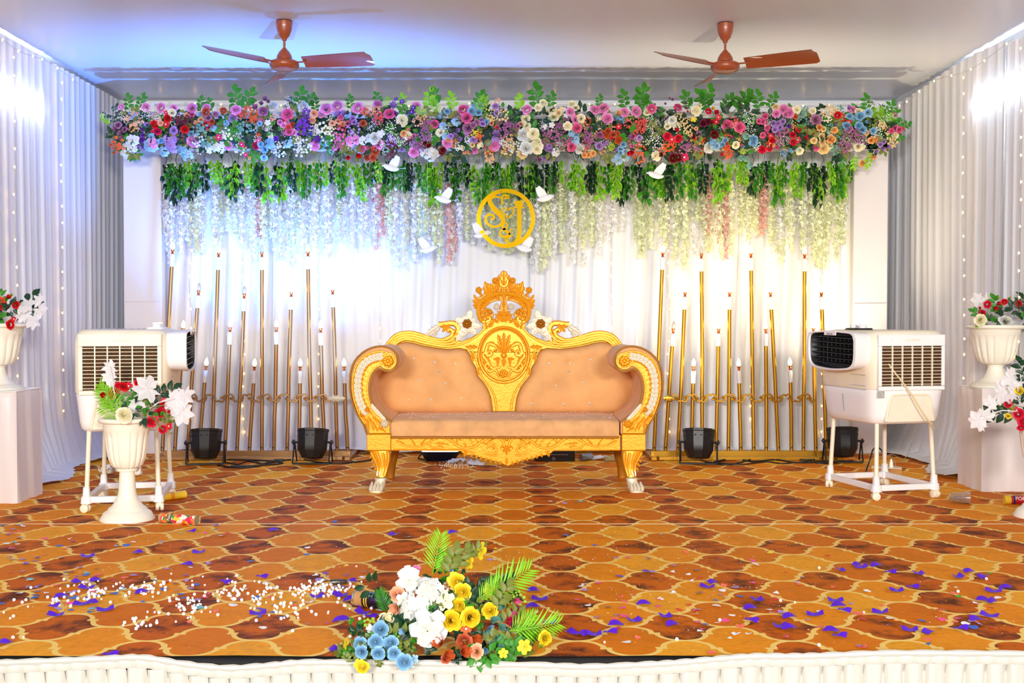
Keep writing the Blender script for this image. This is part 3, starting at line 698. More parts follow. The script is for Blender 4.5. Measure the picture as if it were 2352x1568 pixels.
    leg = part('front_leg', MB().loft(secs[::-1]), GOLD, sofa, True)
    mb = MB()
    for k in range(4):
        f = k/3; mb.tube(spline([(px_(178+f*115, 1250), YA-.012, pz(1250)), (px_(205+f*88, 1300), YA-.012, pz(1300)), (px_(222+f*60, 1350), YA-.010, pz(1350)), (px_(218+f*50, 1400), YA-.018, pz(1400))], 4), [.009*(1-.03*i) for i in range(13)], 6)
    for i in range(4):
        cy = 1265+i*28; leaf3(mb, (px_(190+i*8, cy), pz(cy)), (px_(168+i*9, cy+24), pz(cy+24)), .012, YA-.004, .012, n=6)
    part('leg_carving', mb, GOLD, leg, True)
    zf = pz(1498); zt_ = pz(1405)
    cxp = (px_(165, 1450)+px_(262, 1450))/2; mb = MB()
    mb.loft([(cxp, YA-.02, .0, .044, .048), (cxp, YA-.016, .012, .046, .05), ((px_(195, 1450)+px_(268, 1450))/2, YA, .035, .038, .04), ((px_(205, 1420)+px_(275, 1420))/2, YA+.008, .068, .034, .034), ((px_(203, 1405)+px_(278, 1405))/2, YA+.01, .078, .038, .037), ((px_(203, 1405)+px_(278, 1405))/2, YA+.01, .086, .036, .035)])
    for k in range(4):
        xx = cxp-.033+k*.022; mb.tube([(xx, YA-.064, .012), (xx+.002, YA-.058, .026), (xx+.006*sg, YA-.036, .05), (xx+.008*sg, YA-.022, .062)], [.010, .012, .009, .006], 7)
    part('paw_foot', mb, SILV, leg, True, label='silver white lion paw foot')
    # rear leg
    rx = q(330, 1240, 8.0)[0]
    secs = [(rx-.03*sg, 8.0, 0, .030, .02), (rx-.028*sg, 8.0, .03, .032, .02), (rx-.015*sg, 7.99, .09, .026, .02), (rx+.0*sg, 7.98, .16, .032, .022), (rx+.008*sg, 7.97, .27, .042, .024), (rx+.008*sg, 7.97, .33, .042, .024)]
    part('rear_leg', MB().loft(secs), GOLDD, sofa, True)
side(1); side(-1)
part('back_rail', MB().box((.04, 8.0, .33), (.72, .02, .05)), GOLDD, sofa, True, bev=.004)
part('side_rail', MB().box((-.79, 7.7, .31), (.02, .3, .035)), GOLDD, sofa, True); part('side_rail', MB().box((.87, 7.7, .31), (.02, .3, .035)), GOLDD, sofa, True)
# ================================================================ FLOWERS: shared meshes
FC = {'pink': (246, 158, 214), 'rosepink': (235, 105, 160), 'magenta': (225, 20, 100), 'red': (225, 15, 25), 'crimson': (225, 20, 60), 'burgundy': (110, 12, 50), 'darkred': (120, 18, 22),
      'peach': (250, 190, 150), 'apricot': (250, 190, 120), 'orange': (245, 110, 55), 'rust': (205, 95, 60), 'coral': (238, 95, 90), 'lavender': (190, 150, 220), 'mauve': (175, 105, 160),
      'purple': (125, 55, 185), 'violet': (100, 20, 160), 'blue': (140, 192, 228), 'skyblue': (168, 212, 240), 'teal': (120, 180, 165), 'white': (232, 232, 230), 'cream': (250, 244, 215),
      'yellow': (248, 222, 40), 'dustymauve': (190, 130, 170), 'butter': (248, 222, 160), 'lime': (170, 200, 60), 'terracotta': (222, 108, 50)}
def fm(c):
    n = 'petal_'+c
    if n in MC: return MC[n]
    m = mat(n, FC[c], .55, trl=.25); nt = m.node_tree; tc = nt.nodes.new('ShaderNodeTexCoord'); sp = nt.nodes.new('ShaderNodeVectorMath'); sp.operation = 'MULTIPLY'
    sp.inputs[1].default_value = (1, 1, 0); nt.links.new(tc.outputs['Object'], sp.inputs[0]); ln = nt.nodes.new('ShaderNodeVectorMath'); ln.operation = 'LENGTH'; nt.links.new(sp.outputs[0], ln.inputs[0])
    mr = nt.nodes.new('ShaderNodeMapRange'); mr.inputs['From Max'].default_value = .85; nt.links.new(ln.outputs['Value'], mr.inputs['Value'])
    mx = nt.nodes.new('ShaderNodeMixRGB'); c1 = lin(FC[c]); mx.inputs[1].default_value = (c1[0]*.82, c1[1]*.74, c1[2]*.7, 1) if c not in ('white', 'cream') else (c1[0]*.95, c1[1]*.93, c1[2]*.78, 1)  # petal dye deepened toward the centre, also painting shade into the inner creases
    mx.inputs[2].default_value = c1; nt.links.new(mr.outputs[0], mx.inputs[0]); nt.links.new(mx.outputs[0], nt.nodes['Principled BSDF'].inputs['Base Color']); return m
def petal(mb, r0, r1, h0, h1, a, wd, curl=.2, n=3, M=None, cup=.15, fl=.22):
    rows = []
    for i in range(n+1):
        f = i/n; r = r0+(r1-r0)*f; h = h0+(h1-h0)*(f**1.3)-curl*max(0, f-.6)**2*6*(r1-r0); ww = wd*math.sin(math.pi*(fl+(.84-fl-.06*(fl > .25))*f))
        rows.append([(math.cos(a+s_*ww/max(r, .15))*(r-cup*.3*abs(s_)*r*f*0), math.sin(a+s_*ww/max(r, .15))*r, h+cup*abs(s_)**2*.35) for s_ in (-1, -.33, .33, 1)])
    mb.grid(rows, M)
def rose_geo(mb, M=None, lay=4):
    for L, (np_, r0, r1, h0, h1, wd, cu) in enumerate(((5, .40, 1.0, -.1, .12, .62, .30), (5, .38, .80, .0, .40, .52, .16), (4, .32, .60, .12, .58, .50, .08), (3, .22, .42, .2, .70, .46, .02), (3, .10, .24, .25, .76, .30, 0))[:lay+1]):
        for k in range(np_):
            j = math.sin(k*2.7+L*1.9); petal(mb, r0, r1*(1+.05*j), h0+.03*j, h1+.06*math.sin(k*1.7+L), 2*math.pi*(k+.43*L)/np_+.1*j, wd, cu, M=M, cup=-.10, fl=.28)
    mb.ball((0, 0, .5), .14, 6, 4, (1, 1, 1.4), M)
def mini_geo(mb, M=None):
    v = []; n = 6
    for r, h in ((.35, -.5), (.95, .1), (1.0, .38), (.62, .42), (.45, .12), (.15, .2)):
        v += [(r*math.cos(2*math.pi*k/n), r*math.sin(2*math.pi*k/n), h) for k in range(n)]
    f = [(i*n+k, i*n+(k+1) % n, (i+1)*n+(k+1) % n, (i+1)*n+k) for i in range(5) for k in range(n)]
    mb.add(v, f, M)
def flat_flower(mb, M=None, np_=5, wd=.55):
    for k in range(np_): petal(mb, .08, 1, .0, .18, 2*math.pi*k/np_, wd, .2, n=2, M=M)
def leaf_geo(mb, M=None, ln=1.0, wd=.28, fold=.08, droop=.12):
    rows = []
    for f, w_ in ((0, .04), (.25, .8), (.5, 1.0), (.75, .62), (1, .02)):
        rows.append([(-w_*wd, f*ln, fold*w_-droop*f*f), (0, f*ln, -droop*f*f), (w_*wd, f*ln, fold*w_-droop*f*f)])
    mb.grid(rows, M)
GC = {}
def geo(kind, var=0):
    k = (kind, var)
    if k in GC: return GC[k]
    r = random.Random(sum(map(ord, kind))*7+var); mb = MB()
    if kind == 'rose': rose_geo(mb)
    elif kind == 'rosebud':
        for L, (np_, r0, r1, h0, h1, wd) in enumerate(((4, .10, .72, -.5, .7, .62), (3, .05, .45, -.4, .85, .45))):
            for q in range(np_): petal(mb, r0, r1, h0, h1, 2*math.pi*(q+.4*L)/np_, wd, -.05)
    elif kind == 'spray':       # cluster of mini roses over a unit disc
        pts = []
        for _ in range(200):
            a = r.uniform(0, 6.28); d = math.sqrt(r.random()); p = (d*math.cos(a), d*math.sin(a))
            if all((p[0]-q[0])**2+(p[1]-q[1])**2 > .30**2 for q in pts): pts.append(p)
        for p in pts[:14]:
            s_ = r.uniform(.17, .24); M = face((p[0], p[1], .35-.3*(p[0]**2+p[1]**2)), (p[0]*.7+r.uniform(-.3, .3), p[1]*.7+r.uniform(-.3, .3), 1), s_)
            mini_geo(mb, M)
    elif kind == 'hydrangea':
        for _ in range(16):
            a = r.uniform(0, 6.28); d = math.sqrt(r.random())*.85; h = .5*math.sqrt(1-d*d)
            flat_flower(mb, face((d*math.cos(a), d*math.sin(a), h), (d*math.cos(a), d*math.sin(a), .8), r.uniform(.28, .38)), 4, .62)
    elif kind == 'daisy':
        flat_flower(mb, None, 5, .62)
    elif kind == 'breath':
        for _ in range(46):
            a = r.uniform(0, 6.28); d = math.sqrt(r.random()); M = face((d*math.cos(a), d*math.sin(a), r.uniform(0, .4)), (r.uniform(-.5, .5), r.uniform(-.5, .5), 1), r.uniform(.05, .09))
            mb.add([(1, 0, 0), (0, 1, .3), (-1, 0, 0), (0, -1, .3), (0, 0, .8)], [(0, 1, 4), (1, 2, 4), (2, 3, 4), (3, 0, 4)], M)
    elif kind == 'breathleaf':
        for _ in range(14):
            a = r.uniform(0, 6.28); leaf_geo(mb, face((0, 0, 0), (0, 0, 1)) @ Matrix.Rotation(a, 4, 'Z') @ Matrix.Rotation(r.uniform(.1, .5), 4, 'X'), r.uniform(.7, 1.15), .10)
    elif kind == 'leaves':      # leafy tuft spreading around
        for _ in range(9):
            a = r.uniform(0, 6.28); d = r.uniform(.1, .5)
            leaf_geo(mb, Matrix.Translation((math.cos(a)*d, math.sin(a)*d, r.uniform(-.1, .1))) @ Matrix.Rotation(a-math.pi/2+r.uniform(-.6, .6), 4, 'Z') @ Matrix.Rotation(r.uniform(-.1, .6), 4, 'X'), r.uniform(.5, .8), .2)
    elif kind == 'twig':        # stem with paired pointed leaves along +Y
        mb.tube([(0, 0, 0), (.02, .35, .03), (0, .7, .02), (.03, 1, 0)], [.016, .014, .01, .006], 5)
        for i, f in enumerate((.34, .60, .84)):
            for s_ in (-1, 1): leaf_geo(mb, Matrix.Translation((0, f+s_*.05, .02)) @ Matrix.Rotation(-s_*r.uniform(.75, 1.15), 4, 'Z') @ Matrix.Rotation(r.uniform(-.2, .3), 4, 'X'), r.uniform(.34, .44), .115)
        leaf_geo(mb, Matrix.Translation((.03, .97, 0)), .42, .12)
    elif kind == 'palm':
        st = [(0, f, .12*math.sin(f*2.2)) for f in (0, .25, .5, .75, 1)]; mb.tube(st, [.014, .012, .01, .008, .004], 5)
        for i in range(13):
            f = .12+i*.066
            for s_ in (-1, 1): leaf_geo(mb, Matrix.Translation((0, f, .12*math.sin(f*2.2))) @ Matrix.Rotation(-s_*(.95-.4*f), 4, 'Z') @ Matrix.Rotation(r.uniform(-.15, .25), 4, 'X'), .42*(math.sin(math.pi*(.25+.65*f)))+.05, .019, fold=.02, droop=.08)
    elif kind == 'maple':       # pale deeply lobed leaf
        n = 30; rim = []
        for i in range(n):
            a = 2*math.pi*i/n; l = abs(math.cos(a*2.5)); rr_ = .58+.42*abs(math.cos(a*3.5))**1.2+.04*math.cos(a*15)
            if abs(a-math.pi) < .5: rr_ *= .6
            rim.append((rr_*math.cos(a), rr_*math.sin(a), .12*math.cos(a*5)+.22*rr_*rr_*(r.random()-.1)))
        mid = [(x*.5, y*.5, .04+.05*math.sin(i)) for i, (x, y, z) in enumerate(rim)]
        mb.grid([rim, mid, [(x*.02, y*.02, .06) for x, y, z in rim]], close=True)
    elif kind == 'vine':        # hanging leafy vine, hangs along -Z, length about 1
        x = 0; st = [(0, 0, 0)]
        for i in range(1, 8): x += r.uniform(-.05, .05); st.append((x, r.uniform(-.04, .04), -i/7))
        mb.tube(st, .007, 4)
        for i in range(34):
            f = .24+.76*(i/33); k = min(6, int(f*7)); p = Vector(st[k]).lerp(Vector(st[k+1]) if k < 7 else Vector(st[7]), f*7-k)
            a = r.uniform(0, 6.28); M = Matrix.Translation(p) @ Matrix.Rotation(a, 4, 'Z') @ Matrix.Rotation(R(r.uniform(-75, -15)), 4, 'X')
            leaf_geo(mb, M @ Matrix.Translation((0, .03, 0)), r.uniform(.11, .17), r.uniform(.021, .030), droop=.03)
    elif kind == 'wisteria':    # hanging blossom strand, length about 1
        st = [(0, 0, 0), (.01, 0, -.3), (-.01, 0, -.7), (.01, 0, -1)]; mb.tube(st, .006, 4)
        for i in range(125):
            f = .04+.96*(i/124); tp = 1-.55*max(0, f-.7)/.3; a = r.uniform(0, 6.28); d = r.uniform(.01, .062)*tp
            M = face((math.cos(a)*d, math.sin(a)*d, -f+r.uniform(-.01, .01)), (math.cos(a), math.sin(a), r.uniform(-.6, .6)), r.uniform(.021, .031), r.uniform(0, 6.28))
            mb.add([(-.9, -.3, 0), (0, -.9, .3), (.9, -.3, 0), (.7, .7, .35), (0, .2, -.1), (-.7, .7, .35)], [(0, 1, 4, 5), (1, 2, 3, 4)], M)
    GC[k] = mb; return mb
MEC = {}
def gm(kind, m, var=0):
    k = (kind, m.name, var)
    if k not in MEC: MEC[k] = geo(kind, var).mesh(kind, m, 180, False)
    return MEC[k]
WHT = mat('foam_white', (250, 250, 250), .5)
# ---------------------------------------------------------------- GARLAND
GY = 9.12
garland = thing('flower_garland', 'long garland of mixed silk flowers across the top of the backdrop', 'garland', (.05, GY, 2.56))
gl_off = Vector(garland.location)
def gput(kind, m, px, py, rpx, Y=None, var=None, name=None, d=None, spin=None, parent=garland, off=gl_off):
    if Y is None:
        # rounded front: middle of the garland stands proud
        f = (py-300)/75.0; Y = GY-.13*math.sqrt(max(0, 1-f*f))-rnd.uniform(0, .05)
    p = P(px, py, Y); s_ = rpx*Y/F
    if d is None: d = (rnd.uniform(-.35, .35), -1, rnd.uniform(-.25, .35)-(py-300)/160)
    if spin is None: spin = rnd.uniform(0, 6.28)
    return put(name or kind, gm(kind, m, rnd.randrange(3) if var is None else var), parent, M=face(p-off, d, s_, spin))
NM = {'R': 'rose', 'S': 'mini_rose_cluster', 'H': 'hydrangea', 'D': 'red_blossom', 'B': 'baby_breath', 'b': 'rosebud'}
def crop(x0, items, k=7.35, y0=200):
    for it in items.split(';'):
        it = it.strip()
        if not it: continue
        q = it.split(); ty = q[0]; c = q[1]; cx, cy, r = float(q[2]), float(q[3]), float(q[4])
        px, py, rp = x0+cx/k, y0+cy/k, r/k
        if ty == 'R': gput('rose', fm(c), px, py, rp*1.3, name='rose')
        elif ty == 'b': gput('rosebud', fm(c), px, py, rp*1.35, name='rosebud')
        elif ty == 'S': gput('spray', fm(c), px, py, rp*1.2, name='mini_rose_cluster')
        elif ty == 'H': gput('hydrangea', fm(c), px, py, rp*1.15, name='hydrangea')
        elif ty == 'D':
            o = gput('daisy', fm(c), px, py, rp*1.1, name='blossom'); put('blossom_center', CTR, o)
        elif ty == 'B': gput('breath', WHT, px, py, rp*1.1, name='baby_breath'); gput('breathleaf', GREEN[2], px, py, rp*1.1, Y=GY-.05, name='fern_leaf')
CTR = MB().ball((0, 0, .14), .22, 7, 5).mesh('center', WHT, 180)
crop(230, '''R pink 355 335 48;R pink 770 335 60;R pink 1030 345 72;R pink 1240 360 60;R pink 1550 360 78;R pink 1790 350 62;R pink 2290 385 75;R white 950 310 48;R cream 1215 430 60;R red 1140 525 60;R red 920 630 62;R red 1430 715 58;
R magenta 965 745 58;D crimson 900 720 50;D red 1110 430 38;D red 1110 630 60;R dustymauve 300 640 55;b mauve 265 710 42;b dustymauve 345 790 48;b dustymauve 365 865 42;R mauve 410 715 42;S peach 580 560 120;S apricot 550 675 78;S burgundy 1350 550 100;S burgundy 1500 540 90;S burgundy 1380 620 55;
R lavender 1240 730 58;R purple 725 710 36;R purple 725 815 36;R purple 705 890 42;b lavender 645 965 45;b lavender 715 1010 45;R lavender 800 640 46;H white 560 900 110;H white 440 1020 72;H white 550 1035 72;H white 430 1120 82;H skyblue 870 970 130;H pink 890 950 90;R blue 1035 905 44;R blue 955 935 40;R blue 1530 790 46;H blue 870 830 60;
H lavender 1190 900 110;H lavender 1230 990 110;H skyblue 1090 1080 90;H blue 1380 1070 70;H skyblue 1480 1130 110;R pink 1560 920 92;S white 1640 900 90;S teal 1690 700 110;S teal 1800 940 110;H white 1840 1020 92;H white 2000 1010 105;R rust 1785 420 62;R rust 1890 580 42;R coral 1780 610 50;b rust 1935 630 45;R dustymauve 1830 520 52;
R rosepink 1840 680 52;R rosepink 2045 655 62;H blue 2130 610 52;H blue 1920 700 62;R teal 2110 710 42;R lavender 2240 520 68;R rust 2080 395 50;S cream 2150 810 100;R pink 2165 990 60;D magenta 2000 850 55;R peach 1700 550 42;b peach 1620 620 46;R peach 1470 470 42;R rosepink 1550 465 42;S orange 300 960 120;b orange 230 1100 25;b orange 180 970 25;b orange 280 1030 25;
B w 330 430 95;B w 90 480 75;B w 200 560 65;B w 760 450 125;B w 1030 470 80;B w 240 390 60;B w 700 620 65;B w 780 780 80;B w 1620 800 60;S peach 950 510 80;R peach 1020 610 40;R dustymauve 1950 460 45''')
crop(540, '''S coral 120 470 75;S orange 210 390 80;S orange 340 490 110;S orange 320 570 60;R pink 30 390 60;R mauve 475 410 68;b dustymauve 510 210 46;b dustymauve 440 285 42;b dustymauve 565 250 38;b dustymauve 340 350 55;R white 640 325 72;R white 1145 335 78;B w 930 240 100;B w 860 330 60;R rosepink 880 460 85;R peach 1335 450 60;R peach 1300 560 50;
R pink 1540 370 85;R pink 1470 450 60;R pink 1730 320 82;R pink 2070 350 85;b lavender 1740 470 60;b lavender 1840 450 55;S purple 1200 450 80;S purple 1130 680 120;S violet 1200 700 110;S purple 1180 530 60;R magenta 850 540 46;R pink 755 595 42;R pink 870 600 42;R pink 815 645 42;R coral 900 680 46;R coral 970 640 42;R rosepink 910 760 55;R pink 990 770 52;S rosepink 830 780 50;
S teal 130 660 110;S teal 320 690 70;R blue 415 615 38;D white 550 600 52;B w 550 690 60;D white 590 810 52;D white 600 880 52;R purple 690 870 40;H blue 600 960 95;R blue 435 970 46;R blue 500 1055 52;R skyblue 490 1190 50;H skyblue 600 940 50;D magenta 110 965 46;b orange 170 1000 24;R magenta 345 995 55;D rosepink 400 900 45;S white 380 880 55;S orange 385 805 45;
S peach 660 520 70;S cream 1450 700 110;S cream 1600 740 95;S cream 1560 860 90;S white 1300 700 60;S white 1370 790 60;S coral 1800 700 65;S rosepink 1790 830 110;S rosepink 1790 980 70;S rosepink 1700 1010 60;H pink 1950 920 90;H pink 2040 900 90;R rosepink 2140 1040 60;H white 2160 900 70;H skyblue 900 960 85;H violet 1380 900 80;R pink 1350 990 75;S white 1180 980 100;S white 740 980 80;S white 760 1070 90;
S white 1100 1080 90;B w 1000 800 80;S cream 1060 900 60;R peach 1740 580 42;R peach 1825 620 42;R rosepink 1910 610 46;R rosepink 1780 515 42;R peach 1640 610 45;R lavender 1985 530 46;R lavender 2010 590 42;S lavender 2010 700 95;R rust 2160 610 52;S coral 2200 430 80;S peach 2280 400 70;b red 2085 1140 50;b red 1905 1180 42;b rust 2230 1190 60;B w 2300 680 70;R white 2290 860 70;S teal 1500 930 60;S teal 1420 1000 50;
R peach 240 1200 24;D magenta 180 1140 40;S white 90 1050 80;S rosepink 430 560 60;S skyblue 1620 1090 40''')
crop(850, '''R pink 130 290 72;b lavender 390 330 70;R rosepink 325 450 80;R violet 400 445 42;D violet 440 200 34;D purple 540 245 46;R cream 545 560 85;R pink 780 330 75;D violet 730 350 42;D violet 700 425 42;D violet 750 400 40;S peach 110 400 85;S coral 160 480 80;S rosepink 130 560 70;B w 90 650 95;B w 330 690 110;B w 470 570 60;B w 380 830 100;B w 240 1040 90;B w 530 930 100;
D white 180 790 70;R white 70 860 85;H lavender 350 910 95;R pink 140 960 80;R rust 90 1070 70;R rust 50 1190 55;b orange 85 1030 36;S burgundy 370 1020 95;S burgundy 330 1160 70;b peach 655 720 36;R apricot 565 785 50;R cream 640 820 60;R rosepink 740 835 45;b rosepink 680 870 45;S mauve 960 600 85;S mauve 930 720 90;S mauve 950 820 90;S mauve 820 900 85;R rosepink 1090 620 68;S peach 870 470 80;S peach 800 590 70;
S mauve 740 1030 100;S mauve 820 1010 80;R pink 740 1100 75;b lavender 540 1050 45;R darkred 920 935 42;R darkred 1000 1000 45;R darkred 1210 1090 50;R darkred 1230 1060 46;H white 1030 1060 80;H white 1110 1110 70;H white 1020 1180 90;H white 900 1110 60;R blue 1300 410 48;b skyblue 1215 470 40;b skyblue 1160 520 40;H skyblue 1440 600 75;H skyblue 1230 660 65;R cream 1185 765 65;H skyblue 1250 830 50;
R rosepink 1575 380 80;R rosepink 1630 520 82;R blue 1720 410 60;R blue 1860 310 55;R blue 1830 420 55;H blue 1750 330 50;R lavender 1890 555 46;R lavender 1905 620 46;R blue 1960 590 46;R dustymauve 1800 600 50;R dustymauve 1740 640 50;R dustymauve 1660 690 90;R dustymauve 1650 790 50;b lavender 1430 815 42;b lavender 1510 880 44;b lavender 1480 730 40;R lavender 1360 830 42;
R pink 1310 940 78;R peach 1330 890 50;b apricot 1435 930 40;b apricot 1410 1000 36;S yellow 1790 790 70;S orange 1830 850 75;R lavender 1750 890 55;R butter 1725 970 42;b cream 1570 1030 50;b peach 1590 1090 40;b peach 1680 1100 40;b pink 1770 1070 60;S white 1650 890 60;S cream 1480 1000 60;R pink 2100 980 88;H lavender 2120 890 70;b lavender 2120 790 55;S mauve 2250 640 85;S mauve 2230 770 80;S mauve 2330 720 60;
R lavender 2120 325 50;R lavender 2140 440 48;b dustymauve 2240 400 40;S butter 2030 340 75;S peach 2150 260 65;S butter 2240 490 90;S butter 2030 520 70;R peach 2050 610 38;R coral 2140 680 38;S apricot 2280 880 75;S orange 2000 1060 70;S apricot 2020 1170 90;b apricot 2300 1050 46;b butter 2250 1090 40;S white 2250 950 60;H cream 1850 980 60''')
crop(1160, '''R pink 370 380 75;R cream 350 530 68;R cream 650 270 60;R cream 560 345 55;R cream 820 500 75;R butter 900 435 50;S butter 770 400 60;D butter 955 365 46;R cream 1130 290 60;R cream 1190 340 55;R pink 1105 420 65;D white 1030 480 46;R cream 1275 530 68;R pink 1195 550 65;R rosepink 1215 690 68;S mauve 1030 560 65;S mauve 930 660 75;S mauve 920 740 80;S mauve 720 800 100;S mauve 910 820 70;R cream 1060 660 65;
D white 790 640 50;D white 690 670 55;R white 310 810 95;R cream 370 740 70;R cream 480 790 85;R cream 360 650 60;R dustymauve 215 660 40;R peach 265 620 40;S mauve 70 700 90;S mauve 50 620 60;R dustymauve 120 660 36;b dustymauve 180 740 40;R white 360 1030 95;R butter 290 1130 72;R cream 530 1000 90;R cream 540 1060 70;R mauve 640 970 50;b lavender 680 1030 44;b lavender 760 1060 42;R lavender 750 1000 38;S mauve 790 910 60;
S mauve 930 950 85;S mauve 1060 900 70;H white 850 1100 70;R rosepink 1125 1010 68;R white 1260 1040 74;H skyblue 1120 780 60;H skyblue 1180 910 80;R blue 1200 820 40;S mauve 1390 820 85;S mauve 1440 900 85;S mauve 1410 720 60;S rosepink 1360 960 70;S orange 1390 580 60;S apricot 1370 660 55;R butter 1595 590 50;R cream 1600 660 52;S cream 1580 540 50;R pink 1520 385 75;R pink 1665 355 82;R pink 1725 530 82;
b apricot 1915 450 50;R pink 2015 425 70;R pink 2215 410 78;R blue 1825 515 46;R blue 1960 500 46;b blue 1880 560 44;b blue 1975 590 40;R rust 1740 740 50;R terracotta 1660 790 55;R terracotta 1720 800 60;R rust 1830 800 50;R rust 1895 790 42;R terracotta 1920 900 62;b terracotta 1985 890 42;b coral 1800 870 40;D red 1920 670 52;S coral 2080 620 60;S coral 2200 700 90;S coral 2280 620 85;S rosepink 2180 930 80;R mauve 1600 810 50;
b lavender 1700 920 55;R lavender 1590 995 60;R mauve 2170 830 46;R lavender 2265 855 42;R blue 2000 970 46;R blue 1950 1050 46;R blue 1945 1115 40;R blue 2020 1090 40;b lavender 1860 1060 36;H skyblue 1900 1230 90;S white 2010 1170 60;b red 2130 1100 50;b crimson 2080 1110 40;S orange 2280 1050 80;S orange 2270 1200 80;b apricot 1380 1040 36;R apricot 1340 1150 42;R apricot 1410 1150 44;R apricot 1490 1120 44;b peach 1330 1090 32;
b dustymauve 550 1180 36;b mauve 580 1230 38;b lavender 660 1200 40;b mauve 730 1210 36;S butter 60 1060 80;S white 160 1010 80;S butter 90 940 60;S peach 70 850 50;H lime 1790 1010 60;H skyblue 2050 1200 50;R cream 540 900 50''')
crop(1470, '''S coral 70 610 85;S coral 50 700 70;R rosepink 195 365 68;R cream 120 430 55;b dustymauve 250 300 24;b dustymauve 425 285 24;b dustymauve 495 195 24;b dustymauve 550 220 28;b dustymauve 285 365 22;b dustymauve 405 400 22;b dustymauve 770 275 24;b mauve 770 360 30;R rosepink 640 345 65;R cream 950 400 72;R cream 1000 320 40;b orange 800 410 24;b orange 890 425 24;R crimson 1155 410 48;b crimson 1290 430 45;D crimson 1325 510 50;R crimson 1225 600 55;D crimson 1285 590 50;
D yellow 905 545 50;b yellow 1225 365 35;B w 160 530 80;B w 160 700 90;B w 180 830 80;B w 290 960 110;B w 310 600 60;R white 545 560 62;R white 480 600 50;R cream 465 660 52;S cream 600 680 80;S butter 760 600 75;S butter 640 500 60;S butter 810 720 75;S butter 850 790 50;R peach 950 700 30;b crimson 610 730 40;R crimson 460 830 58;D crimson 540 880 60;R crimson 650 870 60;S orange 500 1000 90;S orange 370 1060 90;S orange 460 940 60;
S darkred 590 1110 65;R darkred 560 1200 70;R darkred 640 1190 62;b darkred 360 1140 40;D magenta 750 1180 70;b magenta 700 1200 40;R cream 275 1165 68;S mauve 740 1000 100;S mauve 820 1010 70;S mauve 960 1040 55;R burgundy 1070 610 55;R burgundy 1150 590 52;R darkred 885 830 46;b orange 925 870 30;b butter 870 900 28;b butter 1000 950 28;b butter 920 990 32;b orange 1070 910 28;b butter 1050 960 26;b orange 1060 1040 34;b orange 1090 870 22;b orange 1030 1110 24;
R white 1155 1030 72;H blue 1240 890 48;R blue 1240 885 46;H blue 1250 990 85;R skyblue 1300 1000 46;R blue 1440 895 42;R blue 1390 970 46;b blue 1190 960 40;R rosepink 1465 640 78;S coral 1610 600 90;R rosepink 1685 680 75;R darkred 1260 800 65;S orange 1460 810 65;b orange 1465 950 30;R orange 1425 1015 30;R orange 1490 1005 30;S orange 1460 1110 85;S orange 1510 1130 70;b coral 1380 1140 40;B w 1800 620 95;B w 1860 740 90;B w 1760 470 80;
S rosepink 1740 790 50;b butter 1690 780 26;b rosepink 1550 850 24;R cream 1620 980 56;S apricot 1680 890 45;b rosepink 1700 970 30;R blue 1920 880 60;R blue 1910 940 60;H teal 1780 830 60;b blue 1720 1000 40;R rosepink 2115 490 46;R rosepink 2010 575 42;R rosepink 2080 580 46;R rosepink 2140 620 42;R rosepink 2150 685 46;R rosepink 2120 755 44;R rosepink 2075 815 44;R pink 2300 450 60;R lavender 2250 610 46;R lavender 2275 715 44;R lavender 2330 610 44;
R dustymauve 2330 780 40;D crimson 2205 825 50;R red 2225 900 50;b apricot 2310 870 36;R crimson 2065 1055 56;R crimson 2190 1025 52;b apricot 2240 980 34;b red 2140 950 34;S butter 2160 960 40;H lime 1740 1080 55;H teal 1700 1200 45;H teal 1800 1210 50;H teal 1850 1320 60;S white 1960 980 60;b dustymauve 2310 1020 34;R butter 2290 340 50;B w 1370 690 50''')
